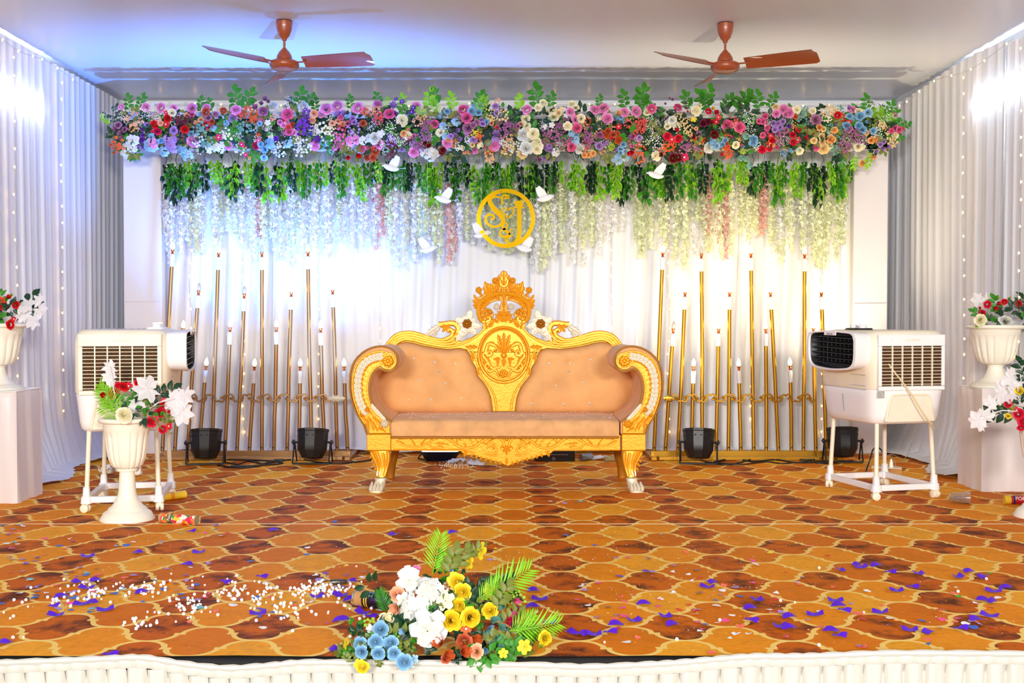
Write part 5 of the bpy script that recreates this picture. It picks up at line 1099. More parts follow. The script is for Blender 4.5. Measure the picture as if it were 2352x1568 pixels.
def short_urn(x, y, z, label):
    t = thing('footed_urn', label, 'urn', (x, y, z), 0, 'white footed urns on satin pedestals')
    part('foot', MB().lathe([(.158, 0), (.158, .008), (.14, .02), (.12, .03), (.105, .034), (.098, .042), (.075, .06), (.056, .09), (.047, .125), (.046, .14)], 40), CREAMP, t)
    part('collar', MB().lathe([(.045, .134), (.052, .138), (.053, .146), (.05, .15)], 32), CREAMP, t)
    rim_urn(t, CREAMP, .186, .405, .148); return t
U1 = tall_urn(-2.065, 6.36, 'cream fluted urn on a tall foot standing in front of the cooler')
U2 = tall_urn(3.03, 6.44, 'cream fluted urn mostly outside the frame, beside the satin pedestal')
SATN = mat('pinkish_white_satin', (228, 218, 216), .38, sheen=.4, bump=.12, bscale=6)
def pedestal(x0, x1, y0, y1, z, label):
    t = thing('satin_pedestal', label, 'pedestal', ((x0+x1)/2, (y0+y1)/2, 0), 0, 'satin wrapped pedestals')
    rows = []; n = 17
    def pt(s_, side_):
        a = {0: (x0+(x1-x0)*s_, y0), 1: (x1, y0+(y1-y0)*s_), 2: (x1-(x1-x0)*s_, y1), 3: (x0, y1-(y1-y0)*s_)}[side_]; return a
    rr = random.Random(int(x0*100))
    for j, f in enumerate((0, .02, .3, .6, .9, .985, 1)):
        row = []
        for sd_ in range(4):
            for k in range(n-1):
                s_ = k/(n-1); a = pt(s_, sd_); w_ = (.006*math.sin(s_*9+j*.5+sd_)+.004*math.sin(s_*21+j*.9))*(0 if s_ in (0, 1) else 1); nx = {0: (0, -1), 1: (1, 0), 2: (0, 1), 3: (-1, 0)}[sd_]
                sh = -.004 if j == 6 else 0
                row.append((a[0]+nx[0]*(w_+sh), a[1]+nx[1]*(w_+sh), z*f))
        rows.append(row)
    mb = MB().grid(rows, close=True); mb.add([(x0, y0, z), (x1, y0, z), (x1, y1, z), (x0, y1, z)], [(0, 1, 2, 3)])
    part('satin_cover', mb, SATN, t, True, ang=40)
    part('top_board', MB().box(((x0+x1)/2, (y0+y1)/2, z+.002), ((x1-x0)/2, (y1-y0)/2, .003)), SATN, t, True)
    return t
pedestal(-3.30, -2.90, 6.90, 7.28, .668, 'satin wrapped pedestal box at the white curtain beside the cooler and urn')
pedestal(3.075, 3.42, 7.36, 7.74, .655, 'satin wrapped pedestal box at the edge of the stage under a footed urn')
short_urn(-3.085, 7.06, .675, 'white footed urn partly out of frame on the satin pedestal')
short_urn(3.235, 7.54, .662, 'white footed urn with roses standing on the satin pedestal past the cooler')
# ---------------------------------------------------------------- bouquets
MAPLE = mat('white_satin_leaf', (250, 248, 250), .45, trl=.4)
def bq(name, label, root, items, Yf, group=None):
    t = thing(name, label, 'flowers', root, 0, group); off = Vector(root)
    for it in items:
        ty, c, px, py, r = it[:5]; Y = Yf(px, py)+(it[5] if len(it) > 5 else 0)
        d = it[6] if len(it) > 6 else (rnd.uniform(-.5, .5), -1, rnd.uniform(-.1, .6)); spin = rnd.uniform(0, 6.28)
        p = P(px, py, Y); s_ = r*Y/F
        put_ = lambda nm, kd, m, ss=1.0: put(nm, gm(kd, m, rnd.randrange(3)), t, M=face(p-off, d, s_*ss, spin))
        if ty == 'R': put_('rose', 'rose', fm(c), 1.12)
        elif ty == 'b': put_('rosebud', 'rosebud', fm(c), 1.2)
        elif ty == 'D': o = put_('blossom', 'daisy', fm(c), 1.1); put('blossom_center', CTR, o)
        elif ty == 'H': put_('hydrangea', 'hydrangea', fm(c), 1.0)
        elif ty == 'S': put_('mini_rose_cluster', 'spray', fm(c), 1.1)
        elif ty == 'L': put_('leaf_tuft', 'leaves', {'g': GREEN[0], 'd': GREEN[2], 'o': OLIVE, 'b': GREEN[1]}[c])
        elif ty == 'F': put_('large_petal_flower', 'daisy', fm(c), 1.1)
        elif ty == 'M':
            M = face(p-off, (rnd.uniform(-.4, .4), -1, rnd.uniform(-.2, .5)), s_, it[7] if len(it) > 7 else spin); put('satin_leaf', gm('maple', MAPLE, rnd.randrange(3)), t, M=M)
        elif ty in 'TP':     # twig / palm: c = (material, angle from up in degrees clockwise)
            mname, a = c; m = {'g': GREEN[0], 'd': GREEN[2], 'o': OLIVE, 'b': GREEN[1]}[mname]
            M = Matrix.Translation(p-off) @ Matrix.Rotation(R(a), 4, 'Y') @ Matrix.Rotation(R(68), 4, 'X') @ Matrix.Scale(s_, 4)
            put('leaf_sprig' if ty == 'T' else 'palm_frond', gm('twig' if ty == 'T' else 'palm', m, rnd.randrange(3)), t, M=M)
        elif ty == 'K':     # stem to a second pixel
            q = P(c[0], c[1], Y-.02); mb = MB().tube([p-off, ((p+q)/2-off)+Vector((0, -.02, .02)), q-off], .0035, 5); part('stem', mb, OLIVE if r else MAPLE, t)
        elif ty == 'W':     # drooping palm-like dark fern
            pass
    return t
Yu = lambda px, py: 6.28-(.05 if py > 950 else 0)
A = [('P', ('b', -50), 285, 945, 88), ('P', ('b', -42), 282, 950, 96), ('P', ('b', -70), 285, 958, 70), ('P', ('b', -25), 272, 955, 70), ('L', 'd', 300, 940, 26), ('L', 'g', 330, 930, 28), ('L', 'd', 355, 940, 26), ('L', 'g', 280, 925, 22), ('L', 'd', 322, 905, 22), ('L', 'o', 345, 915, 20), ('L', 'g', 300, 905, 20), ('L', 'g', 365, 958, 20), ('L', 'd', 330, 955, 24), ('L', 'o', 385, 960, 14),
     ('T', ('d', 62), 345, 915, 58), ('T', ('o', 110), 350, 950, 42), ('T', ('g', 10), 310, 930, 40),
     ('R', 'red', 262, 904, 12), ('R', 'red', 284, 888, 11), ('D', 'crimson', 296, 886, 9), ('R', 'crimson', 272, 885, 8), ('b', 'red', 236, 906, 8), ('R', 'red', 316, 879, 8), ('R', 'crimson', 378, 927, 12), ('R', 'crimson', 368, 947, 12), ('R', 'crimson', 346, 969, 12), ('D', 'crimson', 357, 963, 9), ('R', 'crimson', 374, 986, 10), ('D', 'red', 388, 979, 8), ('b', 'crimson', 390, 946, 5), ('b', 'darkred', 356, 905, 8),
     ('R', 'cream', 285, 953, 18, -.05), ('M', 'w', 318, 922, 24), ('M', 'w', 340, 893, 36, -.04), ('M', 'w', 318, 892, 22), ('M', 'w', 398, 918, 28), ('M', 'w', 425, 908, 28), ('M', 'w', 418, 950, 30), ('M', 'w', 405, 935, 22), ('M', 'w', 300, 940, 16),
     ('M', 'w', 254, 845, 20), ('M', 'w', 250, 866, 18), ('M', 'w', 256, 880, 12), ('K', (252, 840), 272, 945, 0), ('K', (400, 915), 330, 950, 0), ('K', (378, 930), 330, 955, 1), ('K', (372, 985), 345, 955, 1), ('b', 'lime', 398, 940, 4), ('b', 'lime', 392, 985, 4), ('b', 'lime', 394, 995, 3)]
bq('urn_bouquet', 'red roses, palm fronds and white satin leaves in the urn before the cooler', (-2.065, 6.36, .55), A, Yu)
Yl = lambda px, py: 6.98
B_ = [('L', 'd', 10, 720, 26), ('L', 'g', -10, 725, 28), ('L', 'd', 25, 705, 22), ('L', 'g', -30, 715, 30), ('R', 'red', 24, 745, 11, -.05), ('R', 'red', 36, 700, 9), ('R', 'red', 8, 703, 10), ('b', 'red', 20, 684, 7), ('D', 'red', 32, 733, 7), ('R', 'orange', 2, 690, 9), ('R', 'red', -20, 700, 12), ('R', 'red', -35, 730, 12), ('T', ('d', 25), 40, 735, 66), ('T', ('d', 45), 45, 735, 50), ('T', ('g', -20), 10, 720, 50), ('b', 'lime', 26, 678, 4),
      ('M', 'w', 62, 700, 24), ('M', 'w', 92, 712, 22), ('M', 'w', 76, 735, 24), ('M', 'w', 55, 725, 20), ('M', 'w', 90, 690, 18), ('K', (70, 705), 30, 745, 0)]
bq('urn_bouquet', 'red roses and white satin leaves in the urn partly out of frame', (-3.085, 7.06, 1.075), B_, Yl)
Yr = lambda px, py: 7.45
C_ = [('L', 'g', 2262, 738, 16), ('L', 'b', 2245, 744, 12), ('L', 'd', 2310, 722, 26), ('L', 'd', 2336, 712, 30), ('L', 'd', 2350, 738, 26), ('L', 'g', 2275, 722, 20), ('L', 'g', 2295, 740, 18), ('L', 'd', 2280, 740, 20), ('L', 'g', 2370, 720, 26), ('R', 'crimson', 2256, 720, 9), ('R', 'crimson', 2268, 699, 9), ('b', 'crimson', 2286, 708, 7), ('b', 'red', 2250, 708, 4), ('R', 'red', 2307, 693, 7), ('b', 'crimson', 2292, 698, 6), ('R', 'red', 2340, 697, 8), ('R', 'cream', 2252, 735, 14, -.05), ('R', 'white', 2310, 738, 15, -.05), ('b', 'red', 2245, 743, 5), ('D', 'red', 2306, 742, 5),
      ('T', ('g', -15), 2300, 730, 48), ('T', ('d', 30), 2335, 725, 60), ('T', ('g', -60), 2275, 735, 40), ('M', 'w', 2250, 690, 22, .10), ('M', 'w', 2268, 686, 18, .10), ('b', 'lime', 2318, 684, 4), ('b', 'lime', 2292, 685, 4)]
bq('urn_bouquet', 'red and white roses with dark leaves in the footed urn past the cooler', (3.235, 7.54, 1.062), C_, Yr)
Yv = lambda px, py: 6.30
D_ = [('L', 'd', 2345, 930, 26), ('L', 'd', 2360, 900, 26), ('L', 'd', 2350, 870, 22), ('L', 'g', 2375, 940, 28), ('T', ('d', -95), 2345, 948, 70), ('T', ('d', -60), 2350, 925, 44), ('T', ('d', -10), 2360, 890, 60), ('T', ('o', -80), 2350, 935, 50), ('R', 'crimson', 2316, 926, 10), ('R', 'crimson', 2340, 950, 13), ('R', 'crimson', 2352, 967, 13), ('R', 'crimson', 2345, 982, 8), ('D', 'crimson', 2335, 942, 8), ('R', 'yellow', 2340, 896, 12), ('R', 'yellow', 2316, 955, 7), ('b', 'violet', 2356, 906, 8), ('b', 'lime', 2322, 940, 5),
      ('M', 'w', 2320, 868, 30), ('M', 'w', 2300, 900, 34), ('M', 'w', 2330, 905, 26), ('M', 'w', 2275, 925, 20), ('M', 'w', 2245, 965, 26), ('M', 'w', 2262, 958, 24), ('M', 'w', 2255, 978, 16), ('M', 'w', 2340, 880, 20), ('K', (2255, 955), 2345, 945, 0), ('L', 'g', 2400, 930, 30), ('R', 'crimson', 2395, 950, 13), ('R', 'yellow', 2410, 925, 12), ('L', 'd', 2390, 960, 24)]
bq('urn_bouquet', 'crimson and yellow roses with dark fern, cut by the frame edge', (3.03, 6.44, .55), D_, Yv)
# centre arrangement on the stage edge
def cc(cx, cy): return 700+cx/3.618, 1200+cy/3.618
Yc = lambda px, py: (3.705+.36*max(0, (1500-py))/250) if py < 1498 else 3.655
def ci(ty, c, cx, cy, r, *a): px, py = cc(cx, cy); return (ty, c, px, py, r/3.618)+a
E_ = [ci('L', ('d', 'g', 'o', 'd')[i % 4], 560+(i*.618 % 1)*1180, 540+(i*.377 % 1)*560, 145, .035) for i in range(60)]+[ci('L', 'd', 960, 1000, 130, .06), ci('L', 'd', 1100, 850, 140, .08), ci('L', 'd', 1300, 1000, 130, .06), ci('L', 'g', 850, 950, 120, .04), ci('L', 'd', 1500, 950, 130, .06), ci('L', 'd', 1080, 450, 100, .05), ci('L', 'g', 1200, 420, 100, .05), ci('L', 'd', 1280, 380, 90, .04), ci('L', 'g', 860, 520, 90, .04), ci('L', 'o', 1250, 280, 100, .04), ci('L', 'd', 1120, 690, 110, .02), ci('L', 'g', 620, 950, 110, .06), ci('L', 'o', 470, 1080, 90, .04), ci('L', 'o', 700, 860, 90, .05), ci('L', 'g', 420, 850, 80, .04), ci('L', 'o', 1650, 650, 100, .04), ci('L', 'g', 1480, 620, 90, .05), ci('L', 'g', 1450, 800, 100, .05), ci('L', 'o', 1650, 1020, 100, .04), ci('L', 'g', 1820, 920, 80, .04), ci('L', 'o', 1180, 660, 80, -.02), ci('L', 'o', 880, 1020, 70), ci('L', 'd', 1250, 1120, 70), ci('L', 'o', 340, 1130, 60), ci('L', 'd', 1600, 1000, 80, .02), ci('L', 'o', 600, 1100, 70),
      ci('T', ('o', 15), 1180, 480, 260), ci('T', ('o', 25), 1240, 430, 230), ci('T', ('g', -5), 1130, 420, 160), ci('T', ('o', 60), 1300, 300, 200), ci('P', ('b', 12), 1060, 430, 350), ci('P', ('b', 40), 1080, 420, 210), ci('P', ('b', 62), 1480, 620, 480), ci('P', ('b', 50), 1430, 650, 260), ci('P', ('b', 85), 1700, 900, 450), ci('P', ('b', 60), 1700, 900, 260), ci('P', ('g', 100), 1720, 880, 230), ci('P', ('g', -25), 700, 760, 220), ci('T', ('o', 105), 1640, 900, 280), ci('T', ('o', 120), 1640, 960, 260), ci('T', ('o', -110), 560, 1020, 300), ci('T', ('o', -140), 560, 1060, 200), ci('T', ('o', 170), 600, 1080, 120), ci('T', ('d', -95), 560, 900, 180), ci('T', ('g', -130), 450, 1010, 180), ci('T', ('o', 30), 1560, 760, 260), ci('T', ('o', 60), 1600, 850, 220),
      ci('F', 'white', 870, 480, 110, 0, (.2, -1, .7)), ci('F', 'white', 860, 440, 80), ci('H', 'white', 1010, 600, 150), ci('H', 'white', 930, 700, 130), ci('H', 'white', 860, 740, 100), ci('H', 'white', 1060, 560, 110), ci('F', 'white', 1030, 870, 150, -.03, (0, -1, .2)), ci('F', 'white', 1020, 900, 130, -.05, (0, -1, -.2)), ci('F', 'white', 960, 800, 110), ci('F', 'white', 820, 640, 60),
      ci('R', 'peach', 770, 595, 65), ci('b', 'peach', 755, 710, 60, -.02), ci('b', 'cream', 690, 800, 60), ci('R', 'cream', 670, 810, 60, .02), ci('b', 'pink', 920, 395, 45, .02), ci('R', 'magenta', 900, 410, 36, .04),
      ci('F', 'yellow', 1465, 235, 70, 0, (-.8, -.6, .3)), ci('F', 'yellow', 1370, 330, 55, 0, (-.8, -.6, .2)), ci('R', 'yellow', 1265, 490, 70), ci('R', 'yellow', 1310, 580, 75), ci('F', 'yellow', 1240, 470, 60), ci('R', 'yellow', 1280, 690, 65), ci('R', 'yellow', 1220, 815, 85, -.03), ci('R', 'yellow', 1375, 790, 85, -.03), ci('R', 'yellow', 1540, 730, 68), ci('F', 'yellow', 1540, 580, 62), ci('F', 'yellow', 1500, 545, 45), ci('b', 'yellow', 1155, 800, 50), ci('R', 'yellow', 1995, 960, 62, 0, (.7, -1, .1)), ci('F', 'yellow', 1825, 1030, 60), ci('F', 'yellow', 345, 1000, 50, 0, (-1, -.5, .3)), ci('R', 'yellow', 480, 1200, 52, -.04), ci('F', 'yellow', 450, 1175, 45, -.04), ci('F', 'yellow', 1650, 1085, 40), ci('F', 'cream', 1170, 650, 80, -.03), ci('F', 'cream', 1150, 600, 55),
      ci('R', 'blue', 630, 885, 66, -.02, (0, -1, .4)), ci('R', 'blue', 590, 990, 62, -.04, (0, -1, .3)), ci('R', 'blue', 715, 1000, 62, -.04, (0, -1, .3)), ci('R', 'blue', 460, 1010, 60, -.02, (-.3, -1, .2)), ci('R', 'blue', 470, 1075, 55, -.04, (-.2, -1, .2)), ci('R', 'blue', 610, 1085, 55, -.05, (0, -1, .1)), ci('R', 'blue', 740, 1085, 55, -.05, (0, -1, .2)), ci('R', 'blue', 825, 1155, 68, -.06, (.1, -1, .1)), ci('b', 'skyblue', 815, 900, 36), ci('F', 'skyblue', 915, 1130, 34, -.03), ci('D', 'skyblue', 900, 870, 34), ci('D', 'white', 545, 880, 34), ci('S', 'lime', 560, 860, 70, .02), ci('S', 'lime', 770, 1010, 60, .02),
      ci('b', 'terracotta', 1125, 990, 66), ci('R', 'rust', 1325, 985, 66, -.04), ci('b', 'terracotta', 1415, 975, 62, -.03), ci('b', 'terracotta', 1325, 1070, 60, -.05), ci('R', 'peach', 1425, 1070, 62, -.05), ci('b', 'terracotta', 1190, 1100, 58, -.05), ci('D', 'terracotta', 1340, 880, 45), ci('b', 'rust', 1375, 710, 50, .03), ci('R', 'rust', 1170, 1130, 40, -.05), ci('b', 'orange', 1480, 620, 36, .04),
      ci('b', 'teal', 1570, 810, 38), ci('b', 'teal', 1640, 790, 40), ci('b', 'blue', 1540, 880, 40), ci('b', 'teal', 1640, 870, 40), ci('b', 'teal', 1600, 960, 36), ci('b', 'teal', 1565, 1010, 40), ci('b', 'teal', 1630, 1035, 36), ci('b', 'teal', 1640, 690, 40), ci('b', 'teal', 1690, 740, 30), ci('b', 'blue', 1495, 1060, 34), ci('b', 'teal', 1510, 900, 30), ci('b', 'rosepink', 1750, 650, 44), ci('b', 'rosepink', 1755, 700, 40), ci('b', 'rosepink', 1750, 780, 44), ci('b', 'magenta', 1700, 820, 44), ci('b', 'magenta', 1745, 735, 36), ci('S', 'lime', 1780, 640, 60), ci('b', 'lime', 1960, 1030, 24), ci('b', 'lime', 1860, 760, 24), ci('S', 'lime', 1880, 880, 80, .03), ci('S', 'lime', 1660, 640, 80, .03), ci('b', 'skyblue', 1220, 400, 20), ci('S', 'white', 1210, 520, 50, .04)]
bq('flower_arrangement', 'large silk flower arrangement lying on the stage edge before the sofa', (0, 3.95, 0), E_, Yc)
# ================================================================ MONOGRAM SIGN
MIR = mat('gold_mirror_acrylic', (246, 184, 20), .09, 1.0)
YM = 9.10; mon = thing('monogram_sign', 'gold mirror ring sign with the letters S and J hanging over the sofa', 'sign', P(1161, 500, YM))
def Z(cx, cy, dy=0): p = P(1080+cx/9.8, 420+cy/9.8, YM); return (p.x, YM+dy, p.z)
def band(pts, ws, nm, y=0, n=7):
    """flat cut band along 2D centre line with half widths ws (crop pixels)"""
    q = spline([(a, b, w_) for (a, b), w_ in zip(pts, ws)], n); L_, R_ = [], []
    for i, p in enumerate(q):
        t = (q[min(i+1, len(q)-1)]-q[max(i-1, 0)]); t = Vector((t.x, t.y)).normalized(); nn = Vector((-t.y, t.x))
        L_.append((p.x+nn.x*p.z, p.y+nn.y*p.z)); R_.append((p.x-nn.x*p.z, p.y-nn.y*p.z))
    rows = []
    for l, r in zip(L_, R_):
        a = Z(*l); b = Z(*r); rows.append([(a[0], a[1]+y, a[2]), (b[0], b[1]+y, b[2]), (b[0], b[1]+y+.005, b[2]), (a[0], a[1]+y+.005, a[2])])
    mb = MB().grid(rows, close=True); e = rows
    mb.add(e[0], [(0, 1, 2, 3)]); mb.add(e[-1], [(3, 2, 1, 0)])
    return part(nm, mb, MIR, mon, True, ang=30)
ring_ = [(803+612*math.cos(a), 796+620*math.sin(a)) for a in [2*math.pi*i/24+.4 for i in range(25)]]
band(ring_, [46]*25, 'ring', n=4)
band([(720, 490), (715, 400), (700, 335), (640, 320), (545, 310), (470, 330), (440, 420), (520, 560), (640, 680), (735, 800), (720, 910), (640, 965), (540, 985), (430, 950), (360, 860), (360, 760), (430, 710), (510, 730), (530, 790), (470, 820)], [26, 24, 20, 16, 30, 42, 48, 56, 58, 52, 42, 28, 24, 26, 30, 30, 26, 24, 26, 30], 'letter_s', .001)
band([(700, 335), (760, 280), (830, 285), (870, 320), (800, 345), (740, 350)], [22, 26, 26, 24, 22, 6], 'letter_s_bow', .002)
band([(1105, 500), (1105, 700), (1105, 900), (1105, 1080), (1090, 1220), (1020, 1330), (930, 1370), (850, 1330), (800, 1250), (850, 1225), (880, 1240)], [46, 48, 48, 46, 44, 40, 30, 26, 30, 30, 26], 'letter_j', .001)
band([(975, 553), (1228, 553)], [14, 14], 'letter_j_serif', .002)
mb = MB(); pr = [(985, 425), (1060, 395), (1120, 400), (1180, 375), (1180, 430), (1200, 500), (1160, 545), (1040, 545), (1000, 480)]
mb.prism([(Z(a, b)[0], Z(a, b)[2]) for a, b in pr], YM, YM+.005); part('rose_tip', mb, MIR, mon, True)
band([(850, 790), (760, 680), (710, 610), (770, 560), (840, 605), (850, 612), (865, 600), (930, 560), (985, 610), (950, 700), (850, 790)], [16]*11, 'heart', .002)
band([(900, 1160), (820, 1090), (745, 1010), (745, 930), (800, 900), (840, 950), (800, 1020), (700, 1070), (665, 1140), (720, 1200), (820, 1200), (885, 1140), (905, 1060), (975, 1030)], [20, 30, 28, 22, 16, 18, 24, 22, 26, 26, 22, 18, 16, 8], 'ampersand', .003)
band([(820, 1160), (870, 1200), (980, 1170)], [24, 20, 8], 'ampersand_tail', .002)
part('hanging_wire', MB().tube([Z(800, 180, .004), (Z(800, 180)[0], YM+.02, 2.42)], .0012, 4), GRY, mon, True)
# ---------------------------------------------------------------- white dove ornaments
DOVE = mat('white_feather', (252, 252, 252), .6, trl=.2)
def dove(px, py, sx, label):
    p = P(px, py, 9.12); t = thing('dove_ornament', label, 'ornament', p, 0, 'white dove ornaments among the wisteria')
    part('body', MB().tube(spline([(-.055*sx, 0, -.01), (-.02*sx, 0, -.012), (.02*sx, 0, 0), (.05*sx, 0, .014), (.066*sx, 0, .018), (.078*sx, 0, .014)], 4), [.006+.016*math.sin(math.pi*min(1, (i+1)/18)) for i in range(21)], 8), DOVE, t)
    for k in (-1, 1):
        rows = [[((.03-.02*f-.05*f*f)*sx, k*-.06*f, .006+.085*f), ((.0-.045*f-.02*f*f)*sx, k*-.062*f, .002+.06*f+.012*f*f), ((-.03-.06*f+.02*f*f)*sx, k*-.06*f, -.004+.04*f+.045*f*f)] for f in (0, .25, .5, .75, 1)]
        part('wing', MB().grid(rows), DOVE, t, ang=180, fix=False)
    part('thread', MB().tube([(0, 0, .01), (0, 0, 2.50-p.z)], .0007, 4), DOVE, t)
    part('tail', MB().grid([[(-.05*sx, -.006, -.008), (-.05*sx, .006, -.008)], [(-.11*sx, -.022, -.004), (-.11*sx, .022, -.004)]]), DOVE, t, fix=False)
for px, py, sx, lb_ in ((982, 572, 1, 'white dove ornament lowest to the side of the monogram ring'), (1105, 538, 1, 'white dove ornament touching the monogram ring low on one side'), (1205, 570, -1, 'white dove ornament just beneath the monogram ring'), (900, 385, -1, 'white dove ornament among the green vines'), (1508, 402, -1, 'white dove ornament in the vines beside the warm-lit wisteria'), (1020, 458, -1, 'white dove ornament over the pink wisteria strands'), (1250, 455, 1, 'white dove ornament over cream wisteria beside the ring')):
    dove(px, py, sx, lb_)
# ================================================================ UNDER THE SOFA
FLB = mat('navy_lamp_housing', (28, 44, 78), .4)
t = thing('flood_lamp', 'navy flood lamp lying face up on the floor behind the sofa', 'lamp', (-.47, 8.98, 0))
part('housing', MB().loft([(0, 0, 0, .11, .07), (0, 0, .02, .125, .08), (0, 0, .065, .15, .095), (0, 0, .075, .155, .10)], n=24, p=6), FLB, t)
part('lens', MB().loft([(0, 0, .0752, .145, .09), (0, 0, .078, .14, .085)], n=24, p=6), mat('lit_flood_lens', (235, 245, 255), .3, emit=8), t)
part('bracket', MB().tube([(-.15, 0, .05), (-.17, -.06, .02), (-.10, -.09, .01)], .006, 6), BLACKP, t)
t = thing('control_box', 'black box with a dotted strip lying under the sofa apron', 'box', (.42, 8.98, 0))
part('case', MB().box((0, 0, .04), (.155, .08, .04)), BLACKP, t, bev=.006)
for i in range(14): part('vent_hole', MB().box((-.10+i*.015, -.081, .052), (.004, .0015, .002)), WHT, t)
part('lens', MB().lathe([(.014, 0), (.014, .003)], 14, Matrix.Translation((-.01, -.081, .022)) @ Matrix.Rotation(math.pi/2, 4, 'X')), GRY, t)
PAPER = mat('white_paper', (245, 245, 248), .6)
def crumple(c, r, nm, label, m=PAPER, seed=0, sz=(1, .6, .5), cat='paper'):
    rr = random.Random(seed); n = 5; rows = [[(c[0]+r*sz[0]*(i/n*2-1)+rr.uniform(-.15, .15)*r, c[1]+r*sz[1]*(j/n*2-1)+rr.uniform(-.15, .15)*r, .003+abs(rr.gauss(.25, .45))*r*sz[2]) for j in range(n+1)] for i in range(n+1)]
    mb = MB().grid(rows); o = solo(nm, mb, m, label, cat, ang=20, fix=False); md = o.modifiers.new('t', 'SOLIDIFY'); md.thickness = .0012; return o
g = G(1050, 1050); crumple((g.x+.02, 8.78, 0), .075, 'paper_sheet', 'crumpled white paper next to the navy flood lamp', seed=3)
g = G(1095, 1058); crumple((g.x, 8.65, 0), .065, 'paper_sheet', 'crumpled white paper beneath the lowest point of the sofa apron', seed=5)
crumple((.80, 9.0, 0), .10, 'paper_sheet', 'white paper sheet behind the blue printed can', seed=8, sz=(1.2, .5, .3))
t = thing('printed_can', 'blue and white printed can lying under the sofa', 'can', (.665, 8.95, .027))
ax = Vector((.55, .55, 0)).normalized()
part('can_wall', MB().tube([-ax*.06, ax*.06], .026, 18, cap=False), mat('blue_white_print', (170, 190, 225), .4, noise=.5, nscale=40), t); part('can_end', MB().tube([ax*.055, ax*.058], .025, 18), GRY, t)
part('inner', MB().tube([-ax*.0595, -ax*.02], .0245, 18), mat('brown_board', (150, 130, 110), .8), t)
mb = MB().tube([(.80, 8.88, .02), (.90, 8.90, .028), (.98, 8.93, .022)], [.02, .026, .018], 8); solo('paper_roll', mb, mat('kraft_roll', (196, 172, 120), .7, noise=.4, nscale=30), 'torn kraft paper roll beside the sofa rear leg', 'roll')
# ================================================================ POPPERS, CUP, PLUG BOARD
def popper(c, ang, ln, r, m, label, bands, endm, txt=None, tilt=0):
    t = thing('confetti_popper', label, 'party popper', (c[0], c[1], r+.001), R(ang))
    part('tube', MB().tube([(-ln/2, 0, 0), (ln/2, 0, 0)], r, 20, cap=False), m, t)
    for x, w_, bm_ in bands: part('band', MB().tube([(x-w_, 0, 0), (x+w_, 0, 0)], r+.0006, 20, cap=False), bm_, t)
    part('rim', MB().tube([(ln/2-.006, 0, 0), (ln/2+.001, 0, 0)], r+.001, 20, cap=False), endm, t)
    part('inner_board', MB().tube([(ln/2-.02, 0, 0), (ln/2-.004, 0, 0)], r-.001, 18), mat('brown_board', (150, 130, 110), .8), t)
    part('end_cap', MB().tube([(-ln/2-.002, 0, 0), (-ln/2+.012, 0, 0)], r+.0008, 18), endm, t)
    if txt:
        s_, size, fmt, spin, cx_ = txt
        o = put('printed_word', text_mesh(s_, size, fmt), t)
        o.matrix_local = Matrix.Translation((cx_, -(r+.0012)*math.cos(R(25)), (r+.0012)*math.sin(R(25)))) @ Matrix.Rotation(R(65), 4, 'X') @ Matrix.Rotation(spin, 4, 'Z')
    return t
def patchwork():
    m = bpy.data.materials.new('patchwork_print'); m.use_nodes = True; nt = m.node_tree
    tc = nt.nodes.new('ShaderNodeTexCoord'); v = nt.nodes.new('ShaderNodeTexVoronoi'); v.inputs['Scale'].default_value = 55; nt.links.new(tc.outputs['Object'], v.inputs['Vector'])
    r = nt.nodes.new('ShaderNodeValToRGB'); r.color_ramp.interpolation = 'CONSTANT'; e = r.color_ramp.elements
    e[0].color = lin((230, 40, 90)); e[1].position = .3; e[1].color = lin((250, 205, 60))
    for p_, c_ in ((.5, (60, 160, 60)), (.62, (245, 120, 50)), (.82, (250, 240, 220))): q = e.new(p_); q.color = lin(c_)
    sp_ = nt.nodes.new('ShaderNodeSeparateColor'); nt.links.new(v.outputs['Color'], sp_.inputs[0]); nt.links.new(sp_.outputs[0], r.inputs[0]); nt.links.new(r.outputs[0], nt.nodes['Principled BSDF'].inputs['Base Color'])
    nt.nodes['Principled BSDF'].inputs['Roughness'].default_value = .35; return m
PW = patchwork()
FOIL = mat('silver_foil', (215, 215, 220), .25, .9); OLB = mat('olive_band', (110, 100, 60), .5); RED = mat('red_print', (200, 25, 35), .35); YEL = mat('yellow_print', (245, 205, 50), .35)
g = G(412, 1203); popper((g.x, g.y), -22, .235, .026, PW, 'multicolour patchwork confetti popper lying beside the fluted urn foot', [(-.05, .017, OLB)], mat('peach_foil', (235, 190, 150), .3, .6), ('Pool', .022, WHT, math.pi/2, -.05))
g = G(388, 1153); popper((g.x-.03, g.y+.06), 48, .25, .024, YEL, 'yellow confetti popper lying behind the urn under the cooler stand', [(.03, .012, mat('orange_print', (240, 150, 30), .4))], YEL)
g = G(2360, 1158); popper((g.x-.02, g.y), -8, .22, .025, RED, 'red confetti popper lettered POPPER lying near the urn at the frame edge', [(-.09, .012, YEL), (-.06, .006, mat('navy_print', (30, 40, 120), .4))], YEL, ('POPPER', .030, WHT, 0, -.005))
g = G(868, 1398); BF = mat('black_butterfly_print', (24, 22, 40), .3)
t = popper((g.x, 3.0+g.y-3.0), -28+180, .20, .031, BF, 'black confetti popper with butterflies lying behind the flower arrangement', [(.035, .0025, YEL), (.045, .0025, YEL), (.075, .018, mat('kraft_band', (200, 150, 90), .5))], FOIL)
